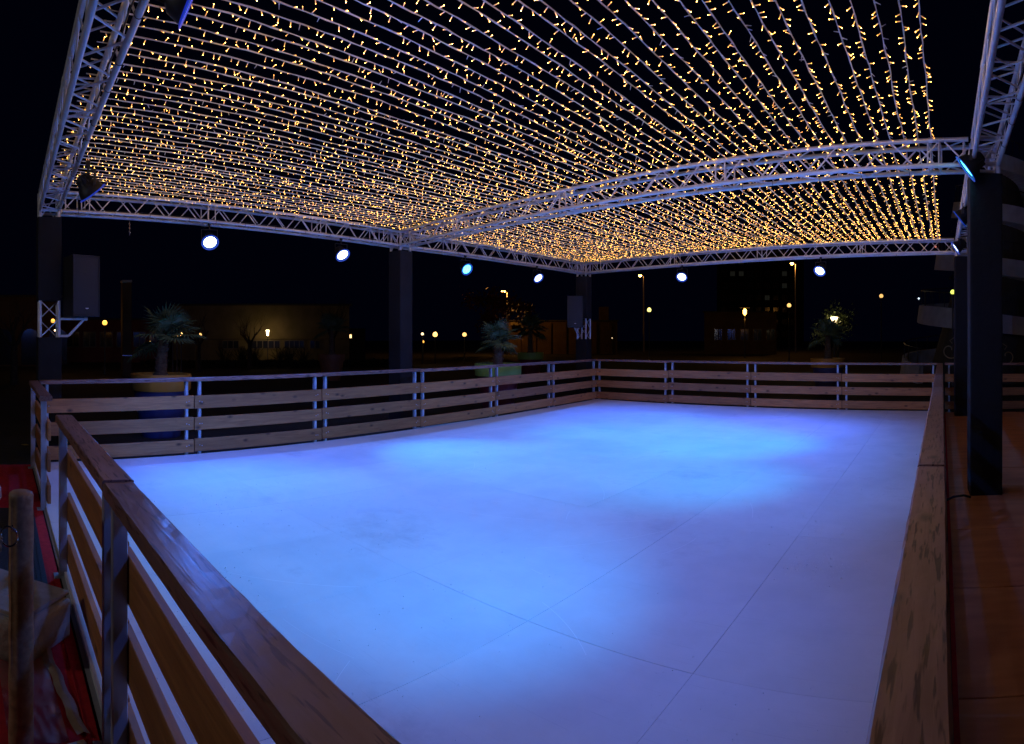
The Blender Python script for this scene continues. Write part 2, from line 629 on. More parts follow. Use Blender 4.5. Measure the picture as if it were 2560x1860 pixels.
# plywood deck along the right side
deck = MB()
deck.add([(.05, -.9, -.043), (4.6, -.9, -.043), (4.6, 13.4, -.043), (.05, 13.4, -.043)], [(0, 1, 2, 3)])
deck = struct(ob('deck', deck.mesh('deck_bed', M_carpet)))
yy = -.9
row = 0
while yy < 13.3:
    y1 = min(yy + 1.22, 13.4)
    x = .07
    for wd in ((1.6, 2.5, .4) if row % 2 else (2.5, 2.0)):
        ob('plywood_sheet', boxmesh('plywood_sheet', (wd - .012, y1 - yy - .012, .02), M_ply, .002), deck, (x + wd / 2, (yy + y1) / 2, -.02 + random.uniform(-.002, .002)))
        x += wd
    yy = y1
    row += 1


# ------------------------------------------------------------------ fence panels
FENCE_GROUP = 'timber and steel fence panels around the rink'


def fence_panel(A, B, label, group=FENCE_GROUP, post_off=.10, near=False, cap_ext=0.0):
    """A to B with the rink on the left-hand side (+y local); planks on the rink side, posts outside"""
    A, B = Vector(A), Vector(B)
    d = B - A
    ln = d.length
    t = thing('fence_panel', label, 'fence', (A.x, A.y, 0), math.atan2(d.y, d.x), group)
    dz = random.uniform(-.006, .006)
    for z0, z1 in ((.035, .215), (.345, .525), (.65, .835)):
        h = z1 - z0
        p = ob('plank', boxmesh('plank', (ln - .014, .034, h), M_plank, .004), t,
               (ln / 2, .032 + random.uniform(-.002, .002), (z0 + z1) / 2 + dz + random.uniform(-.004, .004)), (0, random.uniform(-.0025, .0025), 0))
        for px in (post_off, ln - post_off):
            for k in (-1, 1):
                s = MB().lathe([(0, .004), (.004, .0038), (.007, .002), (.0075, 0)], 8, Matrix.Rotation(-PI / 2, 3, 'X'))
                ob('screw', s.mesh('screw', M_galv), p, (px - ln / 2 + k * .018, .017, random.choice((-.012, 0, .012))))
    capm = MB()
    cl_, sd = ln - .006 + cap_ext, random.uniform(0, 200)
    sec = [(-.0565, -.026), (.0565, -.026), (.0625, -.020), (.0625, .019), (.055, .026), (.02, .0262), (-.02, .0262), (-.055, .026), (-.0625, .019), (-.0625, -.020)]
    nseg, ns_ = 44, len(sec)
    cv = []
    for a_ in range(nseg + 1):
        x_ = -cl_ / 2 + cl_ * a_ / nseg
        for e_, (y_, z_) in enumerate(sec):
            edge = 1.0 if e_ in (3, 4, 7, 8) else .45
            cv.append((x_, y_ + edge * .0035 * noise.noise((x_ * 7 + sd, e_ * 1.7, 0)), z_ + edge * .0030 * noise.noise((x_ * 9 + sd, e_ * 2.3, 5))))
    capm.add(cv, [(a_ * ns_ + e_, a_ * ns_ + (e_ + 1) % ns_, (a_ + 1) * ns_ + (e_ + 1) % ns_, (a_ + 1) * ns_ + e_) for a_ in range(nseg) for e_ in range(ns_)]
             + [tuple(range(ns_))[::-1], tuple(nseg * ns_ + e_ for e_ in range(ns_))])
    ob('cap_rail', capm.mesh('cap_rail', M_cap), t, (ln / 2 + cap_ext / 2, 0, 1.060 + dz), (0, random.uniform(-.002, .002), 0))
    for px in (post_off, ln - post_off):
        po = ob('post', boxmesh('post', (.042, .058, 1.075), M_galv, .003), t, (px, -.016, .497))
        ob('base_plate', boxmesh('base_plate', (.10, .11, .008), M_galv, .002), po, (0, -.01, -.53))
    return t


for i in range(6):
    a, b = FL1.lerp(FL0, i / 6), FL1.lerp(FL0, (i + 1) / 6)
    fence_panel(a, b, 'brown plank fence panel on the left side of the rink, ' + ordinal(i + 1) + ' from the far corner')
for i in range(4):
    x0, x1 = -.10 - i * 2.185, -.10 - (i + 1) * 2.185
    fence_panel((x0, FAR_Y), (x1, FAR_Y), 'brown plank fence panel across the far end, ' + ordinal(i + 1) + ' from the right-hand rail')
fence_panel((2.25, FAR_Y + .02), (.06, FAR_Y + .02), 'shadowed plank fence panel beyond the right-hand rail behind the black pillars', 'fence panels beyond the rink')
for i in range(6):
    y0, y1 = .47 + i * (FAR_Y - .53) / 6, .47 + (i + 1) * (FAR_Y - .53) / 6
    fence_panel((-.046, y0), (-.046, y1), 'fence panel with worn top rail along the right edge, ' + ordinal(i + 1) + ' from the camera')
fence_panel((-4.33, NEAR_Y - .065), (-2.32, NEAR_Y - .065), 'foreground fence panel ending at the entrance gap, frost-worn top rail')
fence_panel((-2.32, NEAR_Y - .065), (-.12, NEAR_Y - .065), 'closest foreground fence panel with the wide brown top rail')
fence_panel((-7.88, .45), (-5.80, .45), 'fence panel on the far side of the entrance gap, by the red carpet')

# ------------------------------------------------------------------ trusses and pillars
TB, TS = 3.49, .27                # bottom chord height, chord spacing
RC, RB = .025, .009
BRACE = {}


def brace_mesh(length, r=RB):
    k = (round(length, 3), r)
    if k not in BRACE:
        BRACE[k] = MB().tube([(0, 0, 0), (0, 0, length)], r, 7).mesh('brace', M_brace, True)
    return BRACE[k]


def brace(parent, p, q, name='brace', r=RB):
    p, q = Vector(p), Vector(q)
    return ob(name, brace_mesh((q - p).length, r), parent, p, zrot(q - p))


def truss(A, B, label, group='aluminium box trusses of the canopy', joints=(), cable=True, period=.565):
    A, B = Vector((*A, 0)), Vector((*B, 0))
    d = B - A
    ln = d.length
    t = thing('box_truss', label, 'truss', (A.x, A.y, TB), math.atan2(d.y, d.x), group)
    s = TS / 2
    cm = MB().tube([(0, 0, 0), (ln, 0, 0)], RC, 14)
    me = cm.mesh('chord', M_alu, True)
    for y in (-s, s):
        for z in (0, TS):
            ob('chord', me, t, (0, y, z))
    n = max(2, round(ln / (period / 2)))
    if n % 2:
        n += 1
    st = ln / n
    for fy in (-s, s):
        for i in range(n):
            z0, z1 = (0, TS) if (i % 2 == 0) == (fy < 0) else (TS, 0)
            brace(t, (i * st + .012, fy, z0), ((i + 1) * st - .012, fy, z1))
    for fz in (0, TS):
        for i in range(n):
            y0, y1 = (-s, s) if (i % 2 == 0) == (fz > 0) else (s, -s)
            brace(t, (i * st + .012, y0, fz), ((i + 1) * st - .012, y1, fz))
    for jx in [.05, ln - .05] + [q for j in joints for q in (j - .06, j + .06)]:
        for fy in (-s, s):
            brace(t, (jx, fy, 0), (jx, fy, TS), 'upright')
        for fz in (0, TS):
            brace(t, (jx, -s, fz), (jx, s, fz), 'spreader')
    for j in joints:
        for fy in (-s, s):
            for fz in (0, TS):
                ob('coupler', MB().tube([(-.055, 0, 0), (-.05, 0, 0), (.05, 0, 0), (.055, 0, 0)], [.0255, .0285, .0285, .0255], 12).mesh('coupler', M_alu, True), t, (j, fy, fz))
    if cable:
        pts, k = [], 0
        m = int(ln / .12)
        y = random.choice((-s, s))
        for i in range(m + 1):
            x = ln * i / m
            pts.append((x, y * .72 + .02 * noise.noise((x * 2.1, 3, ln)), .030 + .018 * noise.noise((x * 1.7, 9, ln)) + .02))
        ob('power_cable', MB().tube(pts, .006, 6).mesh('power_cable', M_rubber, True), t)
        for i in range(int(ln / .55)):
            x = .3 + i * .55 + random.uniform(-.1, .1)
            if x > ln:
                break
            ring = [(x + .002 * math.sin(a), y + math.cos(a) * .028, math.sin(a) * .028) for a in [2 * PI * q / 12 for q in range(12)]]
            ob('cable_tie', MB().tube(ring, .0025, 5, closed=True).mesh('cable_tie', M_rubber), t)
    return t


PL = [(-8.75, .72), (-9.5, 7.5), (-9.6, 14.12)]
PR = [(.46, -.35), (.46, 6.48), (.44, 12.92)]


def span(a, b, cut=.17):
    a, b = Vector(a), Vector(b)
    d = (b - a).normalized() * cut
    return (a + d), (b - d)


def addtruss(a, b, label, **k):
    p, q = span(a, b)
    return truss(p, q, label, **k)


t_near = addtruss((-8.75, .72), (.40, .60), 'aluminium box truss rising overhead at top left', joints=(1.2, 3.7, 6.2))
t_mid = addtruss(PL[1], PR[1], 'aluminium box truss crossing the middle of the light canopy', joints=(1.8, 4.3, 6.8, 9.3))
t_far = addtruss(PL[2], PR[2], 'aluminium box truss across the far end of the canopy', joints=(.5, 2.9, 5.3, 7.7))
t_l1 = addtruss(PL[0], PL[1], 'aluminium box truss on the left, between speaker pillar and middle pillar', joints=(.35, 2.4, 4.6, 6.0))
t_l2 = addtruss(PL[1], PL[2], 'aluminium box truss on the left, between middle pillar and far corner', joints=(1.2, 3.6, 6.0))
t_r1 = addtruss(PR[0], PR[1], 'aluminium box truss overhead at the top right corner', joints=(2.4, 4.8))
t_r2 = addtruss(PR[1], PR[2], 'aluminium box truss on the right, behind the black pillar', joints=(2.0, 4.4))


def sleeve_mesh(wd, z0, z1, m):
    """cloth sleeve round a square tower: rounded corners and soft folds"""
    k = max(3, int((z1 - z0) / .18))
    b = MB()
    vs, fs = [], []
    sd = random.uniform(0, 99)
    hw, cr = wd / 2, .016
    ring = []
    for q in range(4):
        R_ = Matrix.Rotation(q * PI / 2, 2)
        for y in (-.8, -.4, 0, .4, .8):
            ring.append((R_ @ Vector((hw, y * hw)), R_ @ Vector((1, 0))))
        for a in (.0, .25, .5):
            c_ = Vector((hw - cr, hw - cr)) + Vector((math.cos(a * PI), math.sin(a * PI))) * cr
            ring.append((R_ @ c_, R_ @ Vector((math.cos(a * PI), math.sin(a * PI)))))
    n = len(ring)
    for j in range(k + 1):
        z = z0 + (z1 - z0) * j / k
        for p, nn in ring:
            d_ = .004 * noise.noise((p.x * 9 + sd, p.y * 9, z * 1.3)) + .002 * noise.noise((p.x * 30, p.y * 30 + sd, z * .7))
            vs.append((p.x + nn.x * d_, p.y + nn.y * d_, z))
    for j in range(k):
        for i in range(n):
            i2 = (i + 1) % n
            fs.append((j * n + i, j * n + i2, (j + 1) * n + i2, (j + 1) * n + i))
    fs.append(tuple(range(n))[::-1])
    fs.append(tuple(k * n + i for i in range(n)))
    b.add(vs, fs)
    return b.mesh('sleeve', m, True)


def pillar(xy, rz, label, m, gapz=None, wd=.345, crown=True):
    t = thing('pillar', label, 'pillar', (xy[0], xy[1], GZ), rz, 'cloth-wrapped truss towers')
    top = TB - GZ - .10
    if gapz:
        g0, g1 = gapz[0] - GZ, gapz[1] - GZ
        ob('sleeve', sleeve_mesh(wd, .012, g0, m), t)
        ob('sleeve', sleeve_mesh(wd, g1, top, m), t)
    else:
        ob('sleeve', sleeve_mesh(wd, .012, top, m), t)
    ob('base_plate', boxmesh('base_plate', (.50, .50, .012), M_black, .002), t, (0, 0, .007))
    s = TS / 2
    zs = [(TB - GZ - .11, TB - GZ + TS)]
    if gapz:
        zs.append((gapz[0] - GZ, gapz[1] - GZ))
    for z0, z1 in zs:
        cm = MB().tube([(0, 0, -.03), (0, 0, z1 - z0 + .03)], RC, 12).mesh('chord', M_alu, True)
        for x in (-s, s):
            for y in (-s, s):
                ob('chord', cm, t, (x, y, z0))
        nb = max(1, round((z1 - z0) / .28))
        st = (z1 - z0) / nb
        for (p, q) in (((-s, -s), (s, -s)), ((s, -s), (s, s)), ((s, s), (-s, s)), ((-s, s), (-s, -s))):
            for i in range(nb):
                a, b = (p, q) if i % 2 == 0 else (q, p)
                brace(t, (*a, z0 + i * st), (*b, z0 + (i + 1) * st))
        if z0 > 3:
            for zz in (TB - GZ, TB + TS - GZ):
                for (p, q) in (((-s, -s), (s, -s)), ((s, -s), (s, s)), ((s, s), (-s, s)), ((-s, s), (-s, -s))):
                    brace(t, (*p, zz), (*q, zz), 'spreader', RC * .8)
    return t


pillar(PL[0], .0, 'dark cloth-wrapped pillar at far left with an open truss section beside the big speaker', M_cloth, (1.66, 2.19))
pillar(PL[1], .11, 'dark cloth-wrapped pillar in the middle of the left side', M_cloth)
pillar(PL[2], .12, 'slim dark pillar at the far corner carrying the small-looking speaker', M_cloth, (1.62, 2.20))
pillar(PR[1], .05, 'large black pillar at right standing on the plywood deck', M_darkcloth)
pillar(PR[2], .05, 'black pillar at far right half hidden behind the large black pillar', M_darkcloth)


# ------------------------------------------------------------------ loudspeakers
def speaker(loc, rz, label, bracket_pts):
    t = thing('loudspeaker', label, 'speaker', loc, rz, 'loudspeakers on the pillars')
    # local +x is the front; trapezoid cabinet .42 wide front, .86 tall, .40 deep
    wf, wb, dp, h = .215, .15, .40, .86
    b = MB()
    vs = [(dp / 2, -wf, 0), (dp / 2, wf, 0), (-dp / 2, wb, 0), (-dp / 2, -wb, 0)]
    b.add(vs + [(x, y, h) for x, y, _ in vs], [(0, 3, 2, 1), (4, 5, 6, 7), (0, 1, 5, 4), (1, 2, 6, 5), (2, 3, 7, 6), (3, 0, 4, 7)])
    ob('cabinet', b.mesh('cabinet', M_speaker), t)
    gm = MB()
    n, m = 8, 2
    pts = []
    for j in range(2):
        for i in range(n + 1):
            yy = -wf * .93 + 2 * wf * .93 * i / n
            pts.append((dp / 2 + .012 + .016 * (1 - (yy / wf) ** 2), yy, .025 + j * (h - .05)))
    gm.add(pts, [(i, i + 1, n + 2 + i, n + 1 + i) for i in range(n)])
    gm.add([(dp / 2 + .001, -wf * .93, .025), (dp / 2 + .001, wf * .93, .025), (dp / 2 + .001, wf * .93, h - .025), (dp / 2 + .001, -wf * .93, h - .025)], [(0, 1, 2, 3)])
    gr = ob('grille', gm.mesh('grille', M_grille, True), t)
    # raised lip round the grille
    lip = MB()
    for c, d_ in (((dp / 2 + .012, 0, .012), (.024, 2 * wf, .022)), ((dp / 2 + .012, 0, h - .012), (.024, 2 * wf, .022)),
                  ((dp / 2 + .012, -wf + .008, h / 2), (.024, .016, h - .05)), ((dp / 2 + .012, wf - .008, h / 2), (.024, .016, h - .05))):
        lip.box(c, d_, .004)
    ob('front_lip', lip.mesh('front_lip', M_grille), t)
    bd = MB()
    bd.box((dp / 2 + .034, 0, .115), (.005, .052, .008), .002)
    bd.box((dp / 2 + .034, 0, .107), (.005, .026, .004), .001)
    ob('badge', bd.mesh('badge', M_badge), gr)
    for y in (-.06, .06):
        ob('rigging_point', boxmesh('rigging_point', (.05, .02, .018), M_steel, .003), t, (-.02, y, h + .006))
    return t


speaker((-8.50, 1.13, 1.95), math.radians(22), 'large black loudspeaker bracketed to the pillar at far left', None)
br = thing('speaker_bracket', 'white triangular steel bracket under the large loudspeaker', 'bracket', (-8.60, .90, 1.66), 0)
for p, q in (((0, -.02, .265), (.0, .33, .265)), ((0, -.02, .02), (0, .09, .02)), ((0, .09, .02), (0, .31, .25))):
    p, q = Vector(p), Vector(q)
    ob('bracket_arm', MB().box((0, 0, (q - p).length / 2), (.035, .035, (q - p).length), .004).mesh('bracket_arm', M_white), br, p, zrot(q - p))
ob('clamp', boxmesh('clamp', (.05, .05, .05), M_white, .006), br, (0, .345, .265))
speaker((-9.43, 13.42, 1.93), math.radians(-50), 'loudspeaker on the slim pillar in the far corner', None)
br = thing('speaker_bracket', 'pale steel bracket under the far corner loudspeaker', 'bracket', (-9.52, 13.76, 1.66), math.radians(-75))
for p, q in (((-.02, 0, .255), (.36, 0, .255)), ((0, 0, .02), (.30, 0, .24))):
    p, q = Vector(p), Vector(q)
    ob('bracket_arm', MB().box((0, 0, (q - p).length / 2), (.035, .035, (q - p).length), .004).mesh('bracket_arm', M_white), br, p, zrot(q - p))


# ------------------------------------------------------------------ stage spotlights
LENS = {}


def spotlight(loc, target, color, power, label, truss_z, cone=62, lens_strength=26.0, lens_color=None, lit=True, radius=.105, spill=0, spill_color=(.06, .19, 1.0)):
    loc, target = Vector(loc), Vector(target)
    dirv = (target - loc).normalized()
    t = thing('stage_spotlight', label, 'spotlight', loc, 0, 'LED stage spotlights on the trusses')
    q = zrot(dirv)
    R = q.to_matrix()
    b = MB()
    r = radius
    b.lathe([(0, -.20), (.045, -.20), (.06, -.185), (.075, -.13), (.082, -.10), (r * .93, -.07), (r + .006, -.02), (r + .012, 0), (r + .012, .018), (r, .018), (r, 0)], 28, R)
    body = ob('can', b.mesh('can', M_black, True), t)
    fins = MB()
    for k in range(16):
        a = 2 * PI * k / 16
        fins.box(R @ Vector((math.cos(a) * .074, math.sin(a) * .074, -.125)), (.03, .005, .09), 0, R @ Matrix.Rotation(a, 3, 'Z'))
    ob('cooling_fins', fins.mesh('cooling_fins', M_black), body)
    lc = lens_color or color
    key = (lc, lens_strength, lit)
    if key not in LENS:
        LENS[key] = mat('lens_%d' % len(LENS), (.8, .85, .9), .15, emit=lc, strength=lens_strength) if lit else mat('lens_off', (.05, .05, .06), .1)
    ln = MB()
    prof = [(0, .014), (r * .5, .012), (r * .8, .008), (r * .99, .002)]
    ln.lathe(prof, 28, R)
    ob('lens', ln.mesh('lens', LENS[key], True), t)
    if lit:  # two glowing blue rings added round the lens to imitate its halo
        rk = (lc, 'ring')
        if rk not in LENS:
            LENS[rk] = mat('lens_ring_%d' % len(LENS), (.2, .3, .5), .2, emit=(lc[0] * .25, lc[1] * .45, 1.0), strength=3.5)  # glow of the inner ring that imitates the lens halo
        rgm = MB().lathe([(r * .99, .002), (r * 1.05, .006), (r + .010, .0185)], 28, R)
        ob('lens_ring', rgm.mesh('lens_ring', LENS[rk], True), t)  # added inner glowing ring, imitates the lens halo
        fk = (lc, 'halo')
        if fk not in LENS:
            LENS[fk] = mat('outer_halo_%d' % len(LENS), (.1, .15, .3), .4, emit=(lc[0] * .04, lc[1] * .16, 1.0), strength=.32)
        fr = MB().lathe([(r + .011, .019), (r + .034, .026), (r + .036, .022), (r + .013, .012)], 28, R)
        ob('outer_halo', fr.mesh('outer_halo', LENS[fk], True), t)
    # yoke: U-bracket from the can's sides up to the clamp
    side = dirv.cross(Vector((0, 0, 1)))
    side = side.normalized() if side.length > 1e-3 else Vector((1, 0, 0))
    back = -dirv * .06
    topz = truss_z - loc.z
    up = Vector((0, 0, 1))
    yk = MB()
    w_ = r + .022
    p1, p2 = side * w_ + back, -side * w_ + back
    hh = max(.10, min(.2, topz - .06))
    for p in (p1, p2):
        e = Vector((p.x, p.y, hh))
        v = e - p
        yk.box(p + v / 2, (.006, .03, v.length), 0, zrot(v).to_matrix() @ Matrix.Rotation(math.atan2(side.y, side.x), 3, 'Z'))
    c = Vector((back.x, back.y, hh))
    yk.box(c, (2 * w_ + .006, .03, .006), 0, Matrix.Rotation(math.atan2(side.y, side.x), 3, 'Z'))
    ob('yoke', yk.mesh('yoke', M_black), t)
    cl = MB().tube([c, Vector((c.x, c.y, max(topz, hh + .04)))], .012, 8)
    cl.box((c.x, c.y, max(topz, hh + .05)), (.045, .045, .07), .006)
    ob('clamp', cl.mesh('clamp', M_black), t)
    sw = [(c.x + side.x * .1 * math.sin(PI * k / 8), c.y + side.y * .1 * math.sin(PI * k / 8), hh + (topz - hh) * k / 8 - .05 * math.sin(PI * k / 8)) for k in range(9)]
    ob('safety_cable', MB().tube(sw, .003, 5).mesh('safety_cable', M_rubber), t)
    for pw, cl_, cn in ((power, color, cone), (spill, spill_color, 104)):
        if not pw:
            continue
        ld = bpy.data.lights.new('beam', 'SPOT')
        ld.energy = pw
        ld.color = cl_
        ld.spot_size = math.radians(cn)
        ld.spot_blend = 1.0
        ld.shadow_soft_size = .08
        lo = bpy.data.objects.new('beam', ld)
        COL.objects.link(lo)
        lo.parent = t
        lo.location = dirv * .06
        lo.rotation_mode = 'QUATERNION'
        lo.rotation_quaternion = (-dirv).to_track_quat('Z', 'Y')
    return t


AZ, BLUE, VIO, CYAN = (.04, .34, 1.0), (.03, .12, 1.0), (.07, .15, 1.0), (.0, .45, 1.0)
LW, LC = (.42, .56, 1.0), (.06, .55, 1.0)


def on_left(y, zz=3.14):
    """point under the rink-side chord of the left trusses"""
    a, b = (PL[0], PL[1]) if y < PL[1][1] else (PL[1], PL[2])
    k = (y - a[1]) / (b[1] - a[1])
    return Vector((a[0] + (b[0] - a[0]) * k + .12, y, zz))


FY = lambda x: PR[2][1] + (PR[2][0] - x) * (PL[2][1] - PR[2][1]) / (PR[2][0] - PL[2][0])
spotlight(on_left(3.26, 3.17), (-5.3, 2.6, 0), AZ, 430, 'round blue-white stage spotlight hanging nearest the large speaker', TB - .02, 60, 12, LW, spill=300)
spotlight(on_left(5.92, 3.17), (-5.9, 6.0, 0), AZ, 900, 'round blue-white spotlight on the left truss, just before the middle pillar', TB - .02, 42, 12, LW, spill=300)
spotlight(on_left(9.28, 3.17), (-3.9, 8.4, 0), CYAN, 480, 'cyan spotlight on the left truss, just past the middle pillar', TB - .02, 50, 7, LC, spill=300)
spotlight(on_left(11.85, 3.17), (-5.6, 11.1, 0), BLUE, 480, 'small blue-white spotlight on the left truss nearest the far corner', TB - .02, 66, 11, LW, spill=300)
spotlight((-6.30, FY(-6.30) - .12, 3.18), (-5.4, 9.8, 0), AZ, 338, 'blue-white spotlight under the far truss, left of the two', TB - .02, 60, 11, LW, spill=127)
spotlight((-2.72, FY(-2.72) - .12, 3.16), (-3.6, 9.6, 0), VIO, 420, 'bright violet-white spotlight under the far truss, right of the two', TB - .02, 72, 13, LW, spill=127)
spotlight((.26, 6.16, 3.40), (-4.0, 6.6, 0), CYAN, 580, 'cyan spotlight seen side-on against the large black pillar', TB + .02, 54, 6, (.06, .62, 1.0), radius=.125, spill=210)
spotlight((.26, 8.35, 3.32), (-3.9, 9.1, 0), CYAN, 780, 'middle cyan spotlight on the right truss, partly behind the black pillar', TB, 46, 6, (.06, .55, 1.0), spill=210)
spotlight((.26, 10.95, 3.30), (-4.4, 10.8, 0), VIO, 380, 'pale violet spotlight on the right truss close to the far truss', TB, 70, 8, (.45, .55, 1.0), spill=210)
spotlight((-3.02, .98, 3.46), (-1.9, 9.0, 0), AZ, 220, 'black spotlight with blue-lit front at the top edge, seen from behind', TB + .05, 58, 14, (.10, .20, 1.0), radius=.13, spill=210)
spotlight((-6.35, .98, 3.22), (-7.2, 3.6, 0), BLUE, 330, 'dark finned spotlight seen from behind below the upper left truss', TB + .02, 80, 8, (.3, .4, 1.0), radius=.13, spill=210)
spotlight((.20, 2.2, 3.30), (-4.1, 3.0, 0), AZ, 950, 'added blue spotlight, out of view on the right truss above the foreground rail', TB, 54, 8, (.10, .4, 1.0), spill=210)  # added fixture above the view, throws the near pool on the ice

# ------------------------------------------------------------------ string lights
NS = 61
ZT = TB + TS + .034
BL = .034


def bulb_template():
    b = MB()
    b.cur = 0
    b.tube([(0, 0, 0), (0, 0, .015)], [.0034, .0044], 5, caps=False)
    b.cur = 1
    b.tube([(0, 0, .014), (0, 0, .038)], [.0033, .0025], 5, caps=False)
    b.cur = 2
    b.add([(.0032, 0, .0395), (0, .0032, .0395), (-.0032, 0, .0395), (0, -.0032, .0395), (0, 0, .0440), (0, 0, .036)],
          [(0, 1, 4), (1, 2, 4), (2, 3, 4), (3, 0, 4), (1, 0, 5), (2, 1, 5), (3, 2, 5), (0, 3, 5)])
    return b


BT = bulb_template()
BTV = [Vector(v) for v in BT.v]
bulb_me = BT.mesh('bulb', [M_pvc, M_glow, M_tip])
_d = bulb_template()
bulb_dead = _d.mesh('unlit_bulb', [M_pvc, M_dead, M_dead])
bulb_dim = bulb_template().mesh('faint_bulb', [M_pvc, M_glow2, M_tip2])


def mid_y(x):
    return PR[1][1] + (PR[1][0] - x) * (PL[1][1] - PR[1][1]) / (PR[1][0] - PL[1][0])


BULB_LIGHT = bpy.data.lights.new('bulb_light', 'POINT')
BULB_LIGHT.energy = .40
BULB_LIGHT.color = (1.0, .62, .26)
BULB_LIGHT.shadow_soft_size = .03

for i in range(NS):
    k = i / (NS - 1)
    jx = random.uniform(-.022, .022)
    xn, xm, xf = -.16 - k * 8.22 + jx, -.11 - k * 9.08 + jx, -.07 - k * 9.22 + random.uniform(-.03, .03)
    ctrl = [Vector((xn, .70, ZT)), Vector((xm, mid_y(xm), ZT)), Vector((xf, FY(xf), ZT))]
    sags = (random.uniform(.05, .075), random.uniform(.04, .07))
    sd = i * 7.31

    def path(seg, t):
        a, b = ctrl[seg], ctrl[seg + 1]
        p = a.lerp(b, t)
        y = p.y
        w1 = .012 * noise.noise((y * 1.1, sd, 0)) + .005 * noise.noise((y * 6.0, sd, 4))
        w2 = .007 * noise.noise((y * 1.2, sd, 8)) + .005 * noise.noise((y * 6.5, sd, 12))
        e = min(1, t * 12, (1 - t) * 12)
        return Vector((p.x + w1 * e, p.y, p.z - sags[seg] * 4 * t * (1 - t) + w2 * e))

    t = thing('string_light', 'strand of warm white fairy lights, ' + ordinal(i + 1) + ' from the right edge of the canopy', 'string light',
              ctrl[0], 0, 'fairy light strands of the canopy')
    o0 = ctrl[0]
    wire, wire2 = [], []
    for seg in (0, 1):
        m = 64
        for j in range(m + (seg == 1)):
            p = path(seg, j / m) - o0
            ph = p.y * 9 + sd
            wire.append(p)
            wire2.append(p + Vector((math.cos(ph) * .006, 0, math.sin(ph) * .006)))
    wm = MB().tube(wire, .0036, 4, caps=False).tube(wire2, .0024, 3, caps=False)
    ob('wire', wm.mesh('wire', M_pvc, True), t)
    for j in range(4):                       # the strand's own light, spread along it
        seg, tt = j // 2, (j % 2 + .35 + .3 * (i % 3) / 2) / 2
        ld = BULB_LIGHT
        lo = bpy.data.objects.new('bulb_light', ld)
        COL.objects.link(lo)
        lo.parent = t
        lo.location = path(seg, tt) - o0 + Vector((.072, 0, .20))
    run = MB()
    for seg in (0, 1):
        ln = (ctrl[seg + 1] - ctrl[seg]).length
        nb = int(ln / .074)
        for j in range(nb):
            tt = min(.995, max(.004, (j + .5 + random.uniform(-.25, .25)) / nb))
            p = path(seg, tt)
            # bulbs stick out to either side and hang: mostly across the wire
            a = random.choice((0, PI)) + random.gauss(0, .7)
            v = Vector((math.cos(a), random.gauss(.0, .25), math.sin(a) * .9 - .45)).normalized()
            q = zrot(v)
            u_ = random.random()
            dead, dim = u_ < .08, u_ > .68
            dist = math.hypot(p.x, p.y)
            inview = 3.6 < dist < 5.3 and p.y > .75
            if inview:
                ob('bulb', bulb_dead if dead else bulb_dim if dim else bulb_me, t, p - o0, q)
            else:
                R = q.to_matrix()
                o = len(run.v)
                lp = p - o0
                run.v += [tuple(R @ c + lp) for c in BTV]
                run.f += [tuple(x + o for x in f) for f in BT.f]
                run.mi += [(3 if (dead and m_) else m_ + 3 if (dim and m_) else m_) for m_ in BT.mi]
    if run.v:
        r_ = ob('bulb_run', run.mesh('bulb_run', [M_pvc, M_glow, M_tip, M_dead, M_glow2, M_tip2]), t)
        r_['kind'] = 'stuff'

# short chain dangling from the left truss
ch = MB()
for k in range(7):
    c = Vector((0, 0, -.03 * k))
    R = Matrix.Rotation(PI / 2 * (k % 2), 3, 'Z')
    ch.tube([c + R @ Vector((.009 * math.cos(a), 0, .02 * math.sin(a))) for a in [2 * PI * q / 10 for q in range(10)]], .0035, 5, closed=True)
tag(ob('chain', ch.mesh('chain', M_steel), None, (-8.85, 1.95, 3.40)), 'short steel chain dangling from the left truss near the speaker', 'chain')

# ------------------------------------------------------------------ foreground left: carpet, mat, stone, bollard
c = MB().box((0, 0, 0), (5.9, 2.6, .008), .002)
tag(ob('red_carpet', c.mesh('red_carpet', M_carpet), None, (-5.05, -.88, -.042)), 'red carpet runner along the outside of the rink entrance', 'carpet')
fold = MB().tube([(-4.15 + .2 * k, .365 + .004 * math.sin(k), -.034) for k in range(12)], .006, 6)
tag(ob('carpet_edge', fold.mesh('carpet_edge', M_carpet, True)), 'thin rolled red carpet hem running beside the rink edge', 'carpet hem')
b = MB().box((0, 0, 0), (1.95, 1.3, .012), .003)
tag(ob('door_mat', b.mesh('door_mat', M_mat), None, (-4.95, -.32, -.031)), 'black ribbed rubber mat lying on the red carpet', 'mat')
rb = MB()
for k in range(40):
    rb.box((-4.95, -.95 + k * .032, -.0235), (1.9, .012, .006))
ribs = ob('mat_ribs', rb.mesh('mat_ribs', M_mat), bpy.data.objects['door_mat'], (4.95, .32, .031))


def rough_block(dims, seed, amp=.02):
    """stone block with chipped, uneven faces"""
    import bmesh
    bm = bmesh.new()
    bmesh.ops.create_cube(bm, size=1)
    for v in bm.verts:
        v.co = Vector((v.co.x * dims[0], v.co.y * dims[1], v.co.z * dims[2]))
    bmesh.ops.bevel(bm, geom=bm.edges[:], offset=.014, segments=1, affect='EDGES')
    bmesh.ops.subdivide_edges(bm, edges=bm.edges[:], cuts=4, use_grid_fill=True)
    for v in bm.verts:
        n = Vector((noise.noise(v.co * 6 + Vector((seed, 0, 0))), noise.noise(v.co * 6 + Vector((0, seed, 0))), noise.noise(v.co * 6 + Vector((0, 0, seed)))))
        v.co += n * amp
    me = bpy.data.meshes.new('stone_block')
    bm.to_mesh(me)
    bm.free()
    me.materials.append(M_stone)
    me.polygons.foreach_set('use_smooth', [True] * len(me.polygons))
    return me


